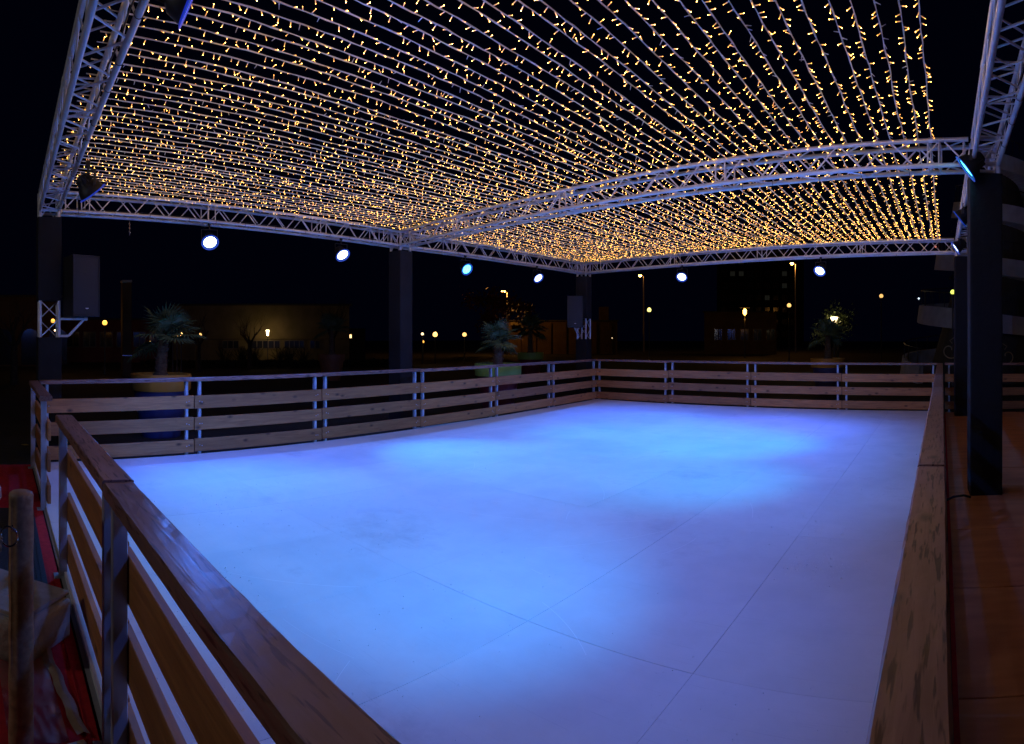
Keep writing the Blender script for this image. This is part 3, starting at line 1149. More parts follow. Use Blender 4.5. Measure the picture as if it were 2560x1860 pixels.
st = thing('stone_block', 'rough pale limestone block with a thin slab on top, beside the wooden bollard', 'stone', (-3.42, .03, GZ), math.radians(48))
ob('block', rough_block((.62, .44, .22), 3.0, .006), st, (0, 0, .115))
ob('slab', boxmesh('slab', (.60, .42, .022), M_stone, .004), st, (-.02, .03, .245))
ob('slab_joint', boxmesh('slab_joint', (.57, .40, .012), M_under, .002), st, (-.02, .02, .229))
st2 = thing('stone_block', 'small beige stone in the bottom left corner below the plastic film', 'stone', (-2.30, .30, GZ), math.radians(20))
ob('block', rough_block((.18, .16, .07), 8.0, .01), st2, (0, 0, .045))

# crumpled clear film and tape on the carpet
fm = MB()
nx, ny = 36, 18
vs, fs = [], []
for j in range(ny + 1):
    for i in range(nx + 1):
        x = -3.25 + .78 * i / nx
        y = -.02 + .25 * j / ny + .06 * i / nx
        z = -.028 + .008 * abs(noise.noise((x * 9, y * 12, 0))) + .006 * abs(noise.noise((x * 45, y * 50, 5)))
        vs.append((x, y, z))
for j in range(ny):
    for i in range(nx):
        a = j * (nx + 1) + i
        fs.append((a, a + 1, a + nx + 2, a + nx + 1))
fm.add(vs, fs)
tag(ob('plastic_film', fm.mesh('plastic_film', M_film, True)), 'crumpled clear plastic film glinting on the red carpet', 'plastic film')
tp = MB()
pts = [(-3.27 + .76 * k / 12, .235 + .115 * k / 12 + .006 * math.sin(k * 1.7), -.026 + .006 * noise.noise((k * .6, 0, 0))) for k in range(13)]
vs = []
for (x, y, z) in pts:
    vs += [(x, y - .028, z), (x, y, z + .012), (x, y + .028, z)]
tp.add(vs, [(3 * k + e, 3 * k + e + 3, 3 * k + e + 4, 3 * k + e + 1) for k in range(12) for e in (0, 1)])
tag(ob('tape_strip', tp.mesh('tape_strip', M_tape, True)), 'beige tape strip along the edge of the plastic film', 'tape')

# log bollard, ring and rope
bo = thing('bollard', 'round wooden bollard with a rope ring in the lower left corner', 'bollard', (-2.50, .09, GZ), 0)
lg = MB()
n = 26
prof = [(.0525 + .0015 * math.sin(k * 1.3), 1.045 * k / 24) for k in range(25)]
vs, fs = [], []
for j, (r, z) in enumerate(prof + [(.049, 1.055), (.040, 1.061)]):
    for k in range(n):
        a = 2 * PI * k / n
        rr = r * (1 + .02 * noise.noise((math.cos(a) * 2, math.sin(a) * 2, z * 1.2)))
        if abs(((a - 5.5 + PI) % (2 * PI)) - PI) < .09 and z > .3:
            rr -= .006                                   # drying crack
        vs.append((rr * math.cos(a), rr * math.sin(a), z))
m = len(prof) + 2
for j in range(m - 1):
    for k in range(n):
        k2 = (k + 1) % n
        fs.append((j * n + k, j * n + k2, (j + 1) * n + k2, (j + 1) * n + k))
fs.append(tuple((m - 1) * n + k for k in range(n)))
lg.add(vs, fs)
log = ob('log', lg.mesh('log', M_log, True), bo)
ey = MB().tube([(.045, -.02, .915), (.075, -.035, .918), (.085, -.040, .93), (.078, -.036, .945)], .004, 6)
ob('hook', ey.mesh('hook', M_steel, True), bo)
ring_c = Vector((.083, -.052, .90))
rg = MB().tube([ring_c + Vector((.010 * math.cos(a), .034 * math.cos(a), .040 * math.sin(a))) for a in [2 * PI * q / 24 for q in range(24)]], .0042, 8, closed=True)
ob('ring', rg.mesh('ring', M_steel, True), bo)
rp = MB()
base = []
p0 = Vector((-2.50, .09, GZ)) + ring_c + Vector((0, -.03, -.03))
for k in range(90):
    s = k / 89
    x = p0.x + .10 * s
    y = p0.y - 1.6 * s
    z = p0.z - .42 * 4 * s * (1 - s) * .9 + .02 * math.exp(-s * 30)
    base.append(Vector((x, y, z)))
for ph in (0, 2 * PI / 3, 4 * PI / 3):
    rp.tube([b_ + Vector((math.cos(q * 1.0 + ph) * .0085, 0, math.sin(q * 1.0 + ph) * .0085)) for q, b_ in enumerate(base)], .0085, 6)
kc = p0 + Vector((.004, -.02, .0))
for ph in (0, .5):
    rp.tube([kc + Vector((.020 * math.sin(a), -.03 + .042 * math.cos(a + ph), .030 * math.sin(a) - .012 + .01 * ph)) for a in [2 * PI * q / 16 for q in range(16)]], .0105, 7, closed=True)
tag(ob('rope', rp.mesh('rope', M_rope, True)), 'thick twisted hemp rope knotted to the bollard ring', 'rope')

# white sack at the far left edge and a fallen leaf
sk = MB()
sk.lathe([(0, 0), (.22, .0), (.27, .06), (.26, .16), (.20, .27), (.11, .34), (0, .36)], 20)
tag(ob('white_sack', sk.mesh('white_sack', M_white, True), None, (-6.15, -.245, -.037)), 'white rounded sack on the red carpet at the left edge', 'sack')
lf = MB()
lf.add([(-.10, 0, 0), (-.03, .045, .012), (.06, .04, .006), (.12, 0, .02), (.05, -.04, .01), (-.04, -.04, .004), (0, 0, -.004)],
       [(0, 6, 1), (1, 6, 2), (2, 6, 3), (3, 6, 4), (4, 6, 5), (5, 6, 0)])
tag(ob('fallen_leaf', lf.mesh('fallen_leaf', mat('dry_leaf', (.34, .24, .05), .7)), None, (-9.4, .40, GZ + .02), (0, 0, .6)), 'dry yellow leaf on the dark ground left of the fence', 'leaf')


# ------------------------------------------------------------------ potted palms
def fan_mesh(r, seed, n=26):
    rnd = random.Random(seed)
    b = MB()
    for k in range(n):
        a = math.radians(-150 + 300 * k / (n - 1))
        l_ = r * (1 - .18 * abs(a) / 2.6) * rnd.uniform(.92, 1.05)
        dx, dy = math.cos(a), math.sin(a)
        px, py = -dy, dx
        wd = r * .052
        droop = -.10 * r - .12 * r * rnd.random()
        rise = .05 * r
        m_ = .55
        b.add([(0, 0, 0), (dx * l_ * m_ + px * wd, dy * l_ * m_ + py * wd, rise - .01 * r), (dx * l_ * m_, dy * l_ * m_, rise + .025 * r),
               (dx * l_ * m_ - px * wd, dy * l_ * m_ - py * wd, rise - .01 * r), (dx * l_, dy * l_, rise + droop)],
              [(0, 1, 2), (0, 2, 3), (1, 4, 2), (2, 4, 3)])
    return b.mesh('frond', M_frond)


FANS = [fan_mesh(1.0, s) for s in (1, 2, 3)]


def palm(loc, label, pot_label, rim_m, body_m, rw=.53, ph=1.08, trunk=.62, crown=.34, nf=15, tilt=(0, 0), weeds=False, seed=0):
    rnd = random.Random(seed)
    pt = thing('plant_pot', pot_label, 'plant pot', loc, 0, 'giant plant pots around the rink')
    b = MB().lathe([(0, 0), (rw * .62, 0), (rw * .64, .02), (rw * .90, ph * .76), (rw * .9, ph * .77), (0, ph * .77)], 36)
    ob('pot_body', b.mesh('pot_body', body_m, True), pt)
    b = MB().lathe([(rw * .88, ph * .74), (rw * .96, ph * .742), (rw * .975, ph * .76), (rw, ph * .985), (rw * .99, ph), (rw * .93, ph), (rw * .91, ph * .985), (rw * .88, ph * .9)], 36)
    ob('pot_rim', b.mesh('pot_rim', rim_m, True), pt)
    b = MB().lathe([(rw * .90, ph * .92), (rw * .5, ph * .945), (0, ph * .96)], 24)
    ob('soil', b.mesh('soil', M_soil), pt)
    if weeds:
        wb = MB()
        for _ in range(60):
            a, rr = rnd.uniform(2.2, 4.6), rnd.uniform(.3, .9) * rw
            x, y = rr * math.cos(a), rr * math.sin(a)
            h = rnd.uniform(.05, .15)
            e = rnd.uniform(0, 2 * PI)
            wb.add([(x - .012 * math.cos(e), y - .012 * math.sin(e), ph * .93), (x + .012 * math.cos(e), y + .012 * math.sin(e), ph * .93),
                    (x + rnd.uniform(-.06, .06), y + rnd.uniform(-.06, .06), ph * .95 + h)], [(0, 1, 2)])
        w_ = ob('weeds', wb.mesh('weeds', M_frond), pt)
        w_['kind'] = 'stuff'
    t = thing('palm', label, 'palm', (loc[0], loc[1], loc[2] + ph * .94), 0, 'fan palms in giant pots')
    tr = MB()
    pts, rs = [], []
    for k in range(15):
        s = k / 14
        pts.append((tilt[0] * s * s, tilt[1] * s * s, trunk * s))
        rs.append((.115 - .03 * s) * (1 + .10 * noise.noise((k * .9, seed, 0))) * (1.25 if s < .08 else 1))
    tr.tube(pts, rs, 14)
    trunk_o = ob('trunk', tr.mesh('trunk', M_trunk, True), t)
    for k in range(26):                                   # old leaf bases
        s = rnd.uniform(.12, .98)
        a = rnd.uniform(0, 2 * PI)
        v = Vector((math.cos(a), math.sin(a), rnd.uniform(.6, 1.6))).normalized()
        p = Vector((tilt[0] * s * s + math.cos(a) * .08, tilt[1] * s * s + math.sin(a) * .08, trunk * s))
        sb = MB().tube([p, p + v * rnd.uniform(.06, .16)], [.014, .004], 4)
        ob('leaf_base', sb.mesh('leaf_base', M_trunk), trunk_o)
    topp = Vector((tilt[0], tilt[1], trunk))
    for k in range(nf):
        a = 2 * PI * k / nf * 2.4 + rnd.uniform(-.25, .25)
        el = math.radians((72, 20, 55, 38, -18, 64, 5, 48, 30, -5)[k % 10] + rnd.uniform(-7, 7))
        v = Vector((math.cos(a) * math.cos(el), math.sin(a) * math.cos(el), math.sin(el)))
        pl = crown * rnd.uniform(.75, 1.0)
        sagv = Vector((0, 0, -.10 * pl))
        tip = topp + v * pl + sagv
        f = ob('frond', FANS[k % 3], t, tip)
        out = (v + Vector((0, 0, -.35))).normalized()
        zz = (Vector((0, 0, 1)) - out * out.z).normalized()
        yv = zz.cross(out)
        f.rotation_mode = 'QUATERNION'
        f.rotation_quaternion = Matrix((out, yv, zz)).transposed().to_quaternion()
        f.scale = (crown * rnd.uniform(.85, 1.1),) * 3
        s_ = f.scale[0]
        loc_ = f.rotation_quaternion.inverted() @ (topp - tip) / s_
        ob('petiole', MB().tube([loc_, loc_ * .5 + Vector((0, 0, .03)), Vector((0, 0, 0))], [.018, .014, .012], 5).mesh('petiole', M_frond), f)
    return t


palm((*polar(74.6, 10.45)[:2], GZ), 'fan palm growing in the orange and blue pot behind the left fence', 'giant pot with orange rim and blue body behind the left fence', M_rim_orange, M_body_blue, .535, 1.08, .64, .43, 14, (.03, .05), seed=3)
palm((*polar(42.4, 14.2)[:2], GZ), 'fan palm in the lime green pot behind the left fence', 'giant pot with lime green rim and maroon body', M_rim_green, M_body_maroon, .56, 1.10, .55, .36, 15, (-.02, 0), True, seed=5)
palm((*polar(39.3, 25)[:2], GZ), 'dark fan palm silhouetted against the brown wall, behind the lime pot palm', 'distant dark green pot right of the lime green pot', M_rim_green, M_body_maroon, .55, 1.1, 1.0, .50, 15, seed=8)
palm((*polar(58.3, 24)[:2], GZ), 'dark fan palm left of the middle pillar, barely lit', 'dim terracotta pot left of the middle pillar', M_rim_brown, M_rim_brown, .55, 1.05, 1.0, .5, 13, seed=11)
palm((*polar(10.9, 18.5)[:2], GZ), 'dim fan palm beyond the far fence near the lamp-lit tree', 'giant orange-rimmed blue pot beyond the far fence', M_rim_orange, M_body_blue, .54, 1.08, .75, .40, 15, seed=13)


# ------------------------------------------------------------------ lamps beyond the rink
def lamp_mat(name, c, s):
    return mat(name, (.9, .85, .7), .4, emit=c, strength=s)


G_OR, G_YE, G_WH, G_GR = (1, .42, .06), (1, .55, .16), (1, .70, .36), (.75, .9, .12)


def globe_lamp(deg, d, z, r, c, label, strength=5.0, power=0, post=True, group='garden globe lamps'):
    strength *= .42
    r *= .78
    p = polar(deg, d, GZ)
    t = thing('globe_lamp', label, 'lamp', p, 0, group)
    b = MB()
    b.lathe([(0, -r)] + [(r * math.sin(a), -r * math.cos(a)) for a in [PI * k / 10 for k in range(1, 10)]] + [(0, r)], 18)
    ob('globe', b.mesh('globe', lamp_mat('globe_%s_%.1f' % (c, strength), c, strength), True), t, (0, 0, z - GZ))
    b = MB().tube([(0, 0, 0), (0, 0, .3), (0, 0, .32), (0, 0, z - GZ - r * .96)], [.06, .055, .035, .03], 8)
    b.lathe([(.03, z - GZ - r * 1.15), (.08, z - GZ - r * 1.05), (.09, z - GZ - r * .9), (.0, z - GZ - r * .88)], 12)
    ob('post', b.mesh('post', M_pole, True), t)
    if power:
        glow(t, (0, 0, z - GZ + r + .06), c, power)
    return t


def glow(parent, loc, c, power, soft=.12):
    ld = bpy.data.lights.new('lamp_light', 'POINT')
    ld.energy = power
    ld.color = c
    ld.shadow_soft_size = soft
    o = bpy.data.objects.new('lamp_light', ld)
    COL.objects.link(o)
    o.parent = parent
    o.location = loc


globe_lamp(79.95, 28, 2.36, .15, G_OR, 'orange globe lamp just right of the large speaker', 6, 12)
globe_lamp(84.9, 30, 2.50, .13, G_OR, 'orange globe lamp seen through the open truss of the left pillar', 4, 14)
globe_lamp(84.7, 26, 1.98, .05, G_WH, 'tiny sparkling lamp low behind the open truss of the left pillar', 14)
globe_lamp(73.45, 30, 1.86, .10, G_YE, 'left globe of the lamp trio beside the first palm', 9)
globe_lamp(73.05, 30.3, 1.74, .13, G_YE, 'lowest globe of the lamp trio beside the first palm', 9)
globe_lamp(72.65, 30, 1.84, .11, G_YE, 'right globe of the lamp trio beside the first palm', 8)
globe_lamp(70.85, 34, 1.83, .13, G_YE, 'pale globe lamp behind the bare tree right of the first palm', 4)
globe_lamp(75.6, 40, 1.4, .06, G_YE, 'faint small lamp behind the first palm', 5)
globe_lamp(61.95, 45, 2.58, .14, G_WH, 'orange-white lamp above the lit building, right of its lamp post', 6)
globe_lamp(49.62, 40, 1.92, .12, G_WH, 'upper lamp of the pair just right of the middle pillar', 6)
globe_lamp(49.55, 40.4, 1.40, .10, G_OR, 'lower lamp of the pair just right of the middle pillar', 6)
globe_lamp(48.4, 40, 1.88, .21, G_YE, 'larger round globe lamp right of the middle pillar', 6, 15)
globe_lamp(45.6, 40, 1.88, .18, G_YE, 'round globe lamp left of the lime pot palm', 5)
globe_lamp(27.96, 45, 3.75, .20, (1, .85, .22), 'yellow globe lamp right of the far corner pillar', 5, 12)
globe_lamp(14.6, 45, 4.1, .20, G_YE, 'amber globe lamp under the tall street lamp at right', 4)
globe_lamp(5.8, 40, 4.45, .17, G_YE, 'lonely small globe lamp left of the white spiral tower', 3)
globe_lamp(-1.03, 21.3, 3.28, .11, G_GR, 'yellow-green globe lamp in front of the white spiral tower', 4)
globe_lamp(147, 7.2, 3.1, .17, (1, .94, .95), 'added globe lamp, unseen behind the camera, brightening the foreground rail and bollard', 5, 125)  # added unseen lamp, fills the camera-facing sides of rail, posts and bollard
globe_lamp(31.5, 60, 1.65, .06, G_WH, 'pinprick white lamp low between far pillar and yellow globe', 5)


def street_lamp(deg, d, z, label, power=0, s=60):
    t = thing('street_lamp', label, 'street lamp', polar(deg, d, GZ), 0, 'tall sodium street lamps')
    h = z - GZ
    b = MB().tube([(0, 0, 0), (0, 0, h * .5), (0, 0, h - .15)], [.11, .085, .06], 8)
    ob('pole', b.mesh('pole', mat('street_pole', (.42, .40, .38), .5, .3), True), t)
    a = math.radians(deg)
    v = Vector((-math.cos(a), -math.sin(a), 0))
    b = MB().tube([(0, 0, h - .2), v * .12 + Vector((0, 0, h - .05)), v * .35 + Vector((0, 0, h + .02))], .04, 7)
    ob('arm', b.mesh('arm', M_pole, True), t)
    hd = MB().lathe([(0, .16), (.12, .14), (.22, .05), (.24, 0), (.20, -.005)], 14)
    ob('lamp_head', hd.mesh('lamp_head', M_pole, True), t, v * .42 + Vector((0, 0, h)))
    ln = MB().lathe([(0, -.20), (.11, -.17), (.18, -.08), (.20, 0)], 14)
    ob('lamp_glass', ln.mesh('lamp_glass', lamp_mat('sodium_%d' % s, (1, .40, .06), s), True), t, v * .42 + Vector((0, 0, h)))
    if power:
        glow(t, v * .42 + Vector((0, 0, h - .35)), (1, .42, .08), power)
    return t


street_lamp(41.5, 60, 6.35, 'tall orange street lamp between middle and far pillars', 260)
street_lamp(28.5, 75, 9.5, 'tall orange street lamp just right of the far pillar', 0)
street_lamp(13.98, 70, 10.4, 'tall orange street lamp under the right part of the far truss', 250)
street_lamp(50.96, 62, 5.2, 'small orange street lamp touching the middle pillar', 0, 30)
street_lamp(-3.75, 34, 6.6, 'tiny street lamp at the right edge beyond the black pillar', 0, 8)

# wall lamp that lights the ochre building
t = thing('post_lantern', 'slim post lantern lighting the ochre building wall', 'lamp', polar(64.4, 39.4, GZ))
b = MB().tube([(0, 0, 0), (0, 0, 1.85)], [.035, .025], 8)
ob('post', b.mesh('post', M_pole, True), t)
b = MB().lathe([(.05, 1.85), (.10, 2.2), (.115, 2.22)], 10)
ob('lantern_glass', b.mesh('lantern_glass', lamp_mat('lantern', G_WH, 14), True), t)
b = MB().lathe([(.13, 2.22), (.10, 2.27), (.0, 2.30)], 10)
ob('lantern_lid', b.mesh('lantern_lid', M_pole, True), t)
glow(t, (0, 0, 2.05), (1, .68, .18), 38, .1)
t = thing('canopy_lamp', 'orange lamp under a thin flat shade, above the brown wall at right', 'lamp', polar(18.83, 50, GZ))
b = MB().tube([(0, 0, 0), (0, 0, 3.6)], [.05, .035], 8)
ob('post', b.mesh('post', M_pole, True), t)
b = MB().lathe([(.05, 3.6), (.15, 3.75), (.16, 4.0), (.05, 4.15)], 10)
ob('lamp_glass', b.mesh('lamp_glass', lamp_mat('canopy_lamp', G_OR, 14), True), t)
b = MB().lathe([(0, 4.22), (.45, 4.20), (.46, 4.24), (0, 4.30)], 18)
ob('shade', b.mesh('shade', M_pole, True), t)
glow(t, (0, 0, 3.3), G_OR, 60)
t = thing('tree_lantern', 'white lantern glowing in front of a small leafy tree beyond the far fence', 'lamp', polar(10.3, 30, GZ))
b = MB().tube([(0, 0, 0), (0, 0, 2.45)], [.05, .035], 8)
ob('post', b.mesh('post', M_pole, True), t)
b = MB().lathe([(.07, 2.45), (.19, 2.72), (.20, 2.74), (0, 2.76)], 12)
ob('lantern_glass', b.mesh('lantern_glass', lamp_mat('tree_lantern', G_WH, 9), True), t)
glow(t, (0, -.3, 2.85), (1, .85, .5), 13, .1)


# ------------------------------------------------------------------ trees, hedge
def bare_tree(loc, h, label, seed, m=None, spread=.75):
    rnd = random.Random(seed)
    t = thing('bare_tree', label, 'tree', loc, 0, 'bare trees beyond the rink')
    tk = MB()
    fork = h * rnd.uniform(.34, .42)
    tk.tube([(0, 0, 0), (rnd.uniform(-.05, .05), 0, fork * .5), (0, 0, fork)], [h * .045, h * .034, h * .032], 9)
    ob('trunk', tk.mesh('trunk', M_bark, True), t)
    cr = MB()

    def grow(p, v, ln, r, dep):
        pts, rs = [p], [r]
        for k in range(3):
            v = (v + Vector((rnd.uniform(-.25, .25), rnd.uniform(-.25, .25), rnd.uniform(-.05, .22)))).normalized()
            p = p + v * ln / 3
            pts.append(p)
            rs.append(r * (1 - .18 * (k + 1)))
        cr.tube(pts, rs, 5 if dep < 2 else 3, caps=False)
        if dep >= 4:
            return
        for _ in range(rnd.choice((2, 3)) if dep < 3 else 3):
            d = (v + Vector((rnd.uniform(-1, 1), rnd.uniform(-1, 1), rnd.uniform(-.2, .6))) * spread).normalized()
            grow(pts[rnd.choice((2, 3))], d, ln * rnd.uniform(.6, .8), rs[-1] * .8, dep + 1)
    for k in range(4):
        a = 2 * PI * k / 4 + rnd.uniform(-.4, .4)
        grow(Vector((0, 0, fork * .96)), Vector((math.cos(a) * spread, math.sin(a) * spread, .9)).normalized(), h * .24, h * .022, 0)
    ob('crown', cr.mesh('crown', M_bark), t)
    return t


bare_tree(polar(71.0, 30, GZ), 3.9, 'bare tree with forked trunk just right of the first palm', 4)
bare_tree(polar(66.1, 33, GZ), 3.6, 'bare spreading tree in front of the lit ochre wall', 9)
bare_tree(polar(88.6, 22, GZ), 3.9, 'dark bare tree at the far left edge', 21)
bare_tree(polar(58.2, 36, GZ), 4.4, 'bare tree at the right end of the ochre building', 33)


def leafy(loc, h, r, m, label, seed, n=900, cat='tree', leaf=.07):
    rnd = random.Random(seed)
    t = thing('leafy_tree', label, cat, loc, 0)
    ob('trunk', MB().tube([(0, 0, 0), (.04, .02, h * .4), (0, 0, h * .7)], [.10, .07, .04], 8).mesh('trunk', M_bark, True), t)
    cr = MB()
    cl = [(rnd.gauss(0, r * .45), rnd.gauss(0, r * .45), h - r * .7 + rnd.gauss(0, r * .4), r * rnd.uniform(.2, .45)) for _ in range(16)]
    for _ in range(n):
        cx, cy, cz, s = rnd.choice(cl)
        p = Vector((rnd.gauss(cx, s * .6), rnd.gauss(cy, s * .6), rnd.gauss(cz, s * .6)))
        u = Vector((rnd.gauss(0, 1), rnd.gauss(0, 1), rnd.gauss(0, 1))).normalized()
        v = u.orthogonal().normalized()
        l_ = leaf * rnd.uniform(.7, 1.3)
        cr.add([p - u * l_, p + v * l_ * .45, p + u * l_, p - v * l_ * .45], [(0, 1, 2, 3)])
    ob('crown', cr.mesh('crown', m), t)
    return t


leafy(polar(10.05, 30.8, GZ), 3.1, 1.0, M_leaf, 'small leafy tree lit by the lantern beyond the far fence', 3, 1300)
leafy(polar(42.4, 56, GZ), 6.0, 2.4, M_leafred, 'russet leafy tree beside the tall orange street lamp', 6, 1500, leaf=.18)
leafy(polar(-5.0, 30, GZ), 8.0, 2.4, M_hedge, 'dark leafy tree at the right edge behind the black pillar', 12, 1500, leaf=.15)
hd = MB()
rnd = random.Random(5)
A, B = polar(76, 34), polar(52, 36)
for _ in range(6000):
    s = rnd.random()
    p = A.lerp(B, s) + Vector((rnd.gauss(0, .25), rnd.gauss(0, .25), 0))
    hh = .40 + .14 * noise.noise((s * 30, 0, 0)) + .08 * noise.noise((s * 90, 3, 0))
    p.z = GZ + hh * rnd.random() ** .6
    u = Vector((rnd.gauss(0, 1), rnd.gauss(0, 1), rnd.gauss(0, 1))).normalized()
    v = u.orthogonal().normalized()
    l_ = .10
    hd.add([p - u * l_, p + v * l_ * .5, p + u * l_, p - v * l_ * .5], [(0, 1, 2, 3)])
tag(ob('hedge', hd.mesh('hedge', M_hedge)), 'low dark hedge in front of the lit ochre building', 'hedge', kind='stuff')
sh = MB()
for deg, n_ in ((66.9, 90), (65.6, 60), (63.3, 50), (62.4, 60), (61.0, 40), (68.5, 30)):
    c0 = polar(deg, 37.5, GZ + .3)
    for _ in range(n_):
        v = Vector((rnd.gauss(0, .35), rnd.gauss(0, .35), rnd.uniform(.3, 1.0)))
        p = c0 + Vector((rnd.gauss(0, .12), rnd.gauss(0, .12), 0))
        e = p + v * .9
        sh.add([p, e, e + Vector((.02, .02, .01)), p + Vector((.02, .02, 0))], [(0, 1, 2, 3)])
        for _k in range(3):
            q = p.lerp(e, rnd.uniform(.5, 1))
            sh.add([q, q + Vector((.05, 0, .04)), q + Vector((0, .05, .06))], [(0, 1, 2)])
tag(ob('shrubs', sh.mesh('shrubs', M_hedge)), 'thin leggy shrubs against the base of the lit ochre wall', 'shrubs', kind='stuff')


# ------------------------------------------------------------------ buildings beyond
def wall_building(name, label, a, b, d, ztop, m, depth=6.0, d2=None, parapet=True):
    p, q = polar(a, d, 0), polar(b, d2 or d, 0)
    dv = q - p
    ln = dv.length
    t = thing(name, label, 'building', (p.x, p.y, GZ), math.atan2(dv.y, dv.x))
    h = ztop - GZ
    ob('wall', MB().box((ln / 2, depth / 2, h / 2), (ln, depth, h)).mesh('wall', m), t)
    if parapet:
        ob('roof_edge', MB().box((ln / 2, depth / 2, h + .06), (ln + .3, depth + .3, .12), .01).mesh('roof_edge', M_bituminous), t)
    return t, ln


def window(t, x0, x1, z0, z1, panes=3, litm=None, proud=.05):
    w_, h_ = x1 - x0, z1 - z0
    b = MB()
    f = .05
    b.box((0, 0, h_ / 2 - f / 2), (w_, .08, f)).box((0, 0, -h_ / 2 + f / 2), (w_, .08, f))
    for k in range(panes + 1):
        b.box((-w_ / 2 + f / 2 + (w_ - f) * k / panes, .0, 0), (f * (.99 if 0 < k < panes else 1), .076, h_ - 2 * f))
    wn = ob('window', b.mesh('window', M_frame), t, ((x0 + x1) / 2, -.045, (z0 + z1) / 2 - GZ))
    pw = (w_ - f) / panes
    for k in range(panes):
        ob('pane', boxmesh('pane', (pw - f * .9, .012, h_ - 2 * f), litm or M_glass), wn, (-w_ / 2 + f / 2 + pw * (k + .5), .012, 0))
    return wn


t, ln = wall_building('ochre_building', 'low ochre building with ribbon windows lit by a post lantern', 73.4, 56.6, 41, 3.85, M_render, d2=41)


def bx(px):          # bearing in degrees -> distance along the ochre facade
    f = (math.radians(73.4) - math.radians(px)) / math.radians(73.4 - 56.6)
    return f * ln


for (a, b, n_) in ((68.75, 67.1, 3), (66.0, 63.2, 5), (62.85, 60.9, 4), (60.4, 59.4, 2)):
    window(t, bx(a), bx(b), .92, 1.50, n_)
ob('ledge', MB().box((ln / 2, -.06, 1.60 - GZ), (ln * .98, .12, .06), .01).mesh('ledge', M_render), t)

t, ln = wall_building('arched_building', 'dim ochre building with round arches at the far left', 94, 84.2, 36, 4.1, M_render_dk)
for k in range(4):
    x = ln * (.08 + .27 * k)
    b = MB()
    pts = [(x, 0), (x + 1.1, 0)] + [(x + .55 + .55 * math.cos(a), 1.6 + .55 * math.sin(a)) for a in [PI * q / 10 for q in range(11)]]
    b.add([(p[0], -.02, p[1] + .1) for p in pts], [tuple(range(len(pts)))])
    b.add([(p[0], .0, p[1] + .1) for p in pts], [])
    ob('arch', b.mesh('arch', M_glass), t)
t, ln = wall_building('maroon_building', 'dark maroon facade between the speaker and the first palm', 84.2, 74.0, 42, 2.9, M_maroonwall)
for k in range(6):
    window(t, ln * (.06 + .155 * k), ln * (.06 + .155 * k) + .9, 1.0, 2.1, 2)
t = thing('tall_pillar', 'tall mottled beige pillar left of the first palm', 'pillar', polar(77.9, 26, GZ))
ob('shaft', boxmesh('shaft', (.40, .40, 4.1), M_render_dk, .03), t, (0, 0, 2.05))
ob('cap', boxmesh('cap', (.44, .44, .10), M_concrete, .02), t, (0, 0, 4.15))
ob('collar', boxmesh('collar', (.45, .45, .05), M_steel, .01), t, (0, 0, .95))

t, ln = wall_building('brown_wall_building', 'brown-orange wall lit by street lamp behind the far corner speaker', 41.4, 31.0, 64, 3.45, M_render_dk, 5)
for k in range(7):
    ob('pilaster', boxmesh('pilaster', (.35, .14, 3.3), M_render_dk, .01), t, (1.2 + (ln - 2) * k / 6.0, -.08, 1.66))
ob('side_box', boxmesh('side_box', (1.2, .6, .35), M_render, .02), t, (.9, -.5, 3.2))
ob('stair_tower', MB().box((0, 0, 0), (1.0, 1.0, 1.5)).mesh('stair_tower', M_render_dk), t, (ln * .88, .8, 4.3))
t, ln = wall_building('low_block', 'low brown block behind the flat-shaded lamp at right', 22.7, 15.8, 62, 4.3, M_render_dk, 5)
for k in range(5):
    window(t, 1 + k * 1.35, 1.9 + k * 1.35, 1.4, 2.6, 2)
t, ln = wall_building('apartment_tower', 'dark apartment tower with a few dim windows beyond the far truss', 21.5, 13.2, 130, 24, mat('tower_render', (.012, .012, .014), .9), 10)
lit = {(1, 5), (2, 5), (1, 6), (2, 6), (7, 4), (7, 5), (5, 3)}
for r_ in range(8):
    for k in range(9):
        x0 = 1.0 + k * (ln - 2) / 9
        window(t, x0, x0 + 1.1, 2.0 + r_ * 2.6, 3.1 + r_ * 2.6, 2, M_dimwin if (k, r_) in lit else None)
t = thing('kiosk', 'dark kiosk with a single lit window left of the middle pillar', 'building', polar(56.5, 44, GZ), math.radians(56.5))
ob('wall', MB().box((0, 1, 1.2), (2.2, 2, 2.4)).mesh('wall', mat('kiosk_wall', (.012, .012, .014), .9)), t)
window(t, -.10, .14, 1.60, 1.95, 1, M_litwin)

# ------------------------------------------------------------------ white spiral tower beyond the right corner
tw = thing('spiral_tower', 'tapering white spiral ramp tower with railings behind the right corner', 'tower', polar(-5.54, 25, GZ))
HT, PITCH = 9.6, 2.15
steps = 150


def helix(s, off=0.0):
    """clockwise climbing ramp; s runs from the ground to the top"""
    z = .05 + (HT - 1.0) * s
    a = PI - 2 * PI * (z - .28) / PITCH
    r = 4.15 - .33 * z + off
    return Vector((r * math.cos(a), r * math.sin(a), z))


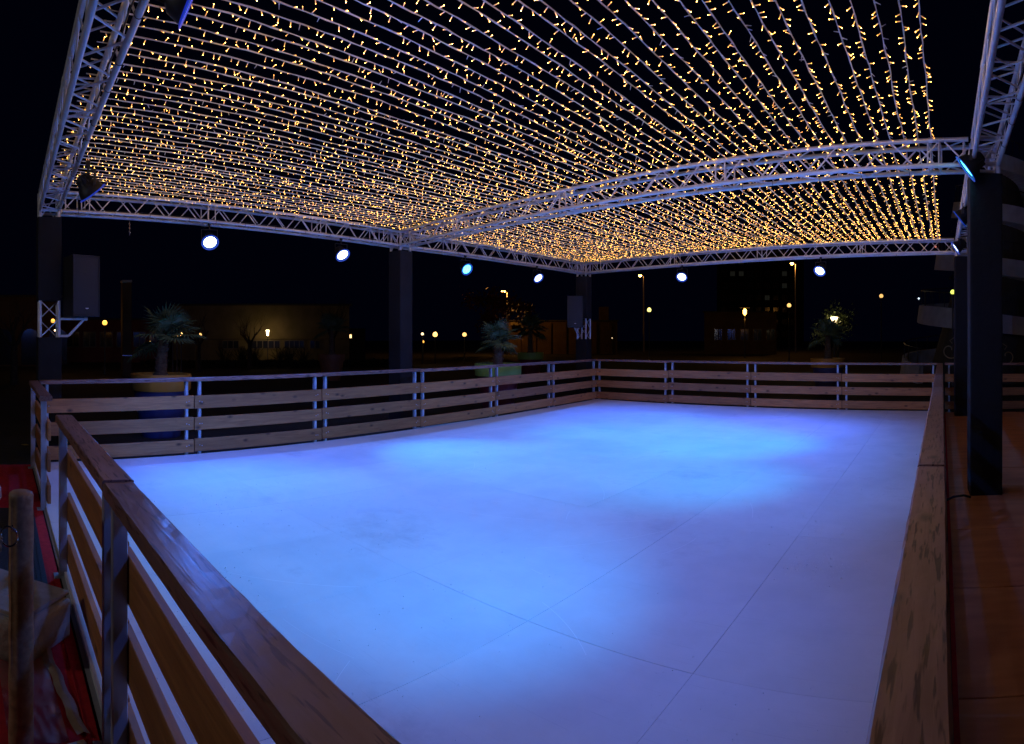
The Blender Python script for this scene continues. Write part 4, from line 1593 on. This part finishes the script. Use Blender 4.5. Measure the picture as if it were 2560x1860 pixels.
b = MB()
vs, fs = [], []
for k in range(steps + 1):
    s = k / steps
    hgt = .62 + .16 * noise.noise((s * 14, 0, 0))
    for off, dz in ((.10, -.05), (0, hgt), (-.16, hgt), (-.12, -.05)):
        vs.append(helix(s, off) + Vector((0, 0, dz)))
for k in range(steps):
    for e in range(4):
        e2 = (e + 1) % 4
        fs.append((k * 4 + e, (k + 1) * 4 + e, (k + 1) * 4 + e2, k * 4 + e2))
b.add(vs, fs)
ob('parapet', b.mesh('parapet', M_concrete), tw)
b = MB()
vs, fs = [], []
for k in range(steps + 1):
    s = k / steps
    vs += [helix(s, -.14), helix(s, -1.3)]
b.add(vs, [(2 * k, 2 * k + 1, 2 * k + 3, 2 * k + 2) for k in range(steps)])
ob('ramp', b.mesh('ramp', M_concrete), tw)
cone = MB().lathe([(3.0, 0), (.5, HT * .93), (0, HT)], 28)
ob('core', cone.mesh('core', mat('tower_core', (.08, .078, .075), .9)), tw)
rl = MB().tube([helix(k / 300, -.08) + Vector((0, 0, 1.25)) for k in range(301)], .022, 5)
ob('handrail', rl.mesh('handrail', M_pole), tw)
bal = MB().tube([(0, 0, 0), (0, 0, .68)], .014, 5).mesh('baluster', M_pole)
for k in range(120):
    ob('baluster', bal, tw, helix(k / 120 + .003, -.08) + Vector((0, 0, .58)))
for k, (s, c_) in enumerate(((.52, (1, .2, .05)), (.60, (.8, .9, 1)), (.36, (.8, .9, 1)), (.86, (1, .1, .05)), (.28, (.7, .85, 1)))):
    lb = MB().lathe([(0, -.05), (.05, 0), (0, .05)], 8)
    ob('marker_light', lb.mesh('marker_light', lamp_mat('marker_%d' % k, c_, 1.6)), tw, helix(s, .06) + Vector((0, 0, .9)))
for deg, d, z, lab, fl_ in ((-.75, 20, 1.25, 'pale wrought scroll ornament left of the black pillars', 1), (-6.2, 20, 1.05, 'pale wrought scroll ornament right of the large black pillar', -1)):
    t = MB()
    pts = []
    for k in range(40):
        a = k / 39 * 4.4 * PI / 2
        r = .05 + .32 * k / 39
        pts.append((fl_ * r * math.cos(a), 0, r * math.sin(a)))
    t.tube(pts, .018, 6)
    t.tube([(fl_ * .30, 0, -.1), (fl_ * .35, 0, -.5), (fl_ * .28, 0, -z + GZ + .02)], .02, 6)
    t.tube([pts[-1], (pts[-1][0] - fl_ * .15, 0, pts[-1][2] + .2), (pts[-1][0] - fl_ * .3, 0, pts[-1][2] + .1), (pts[-1][0] - fl_ * .22, 0, pts[-1][2])], .016, 6)
    p = polar(deg, d, z)
    tag(ob('scroll_ornament', t.mesh('scroll_ornament', mat('scroll_paint', (.5, .42, .3), .5), True), None, p), lab, 'ornament', 'wrought scroll ornaments')

# cable stub at the foot of the large black pillar
cb = MB().tube([(.03, 6.1, -.005), (.12, 6.05, .05), (.22, 6.06, .06), (.29, 6.10, .03)], .012, 7)
tag(ob('floor_cable', cb.mesh('floor_cable', M_rubber, True)), 'short black cable between the right rail and the large black pillar', 'cable')
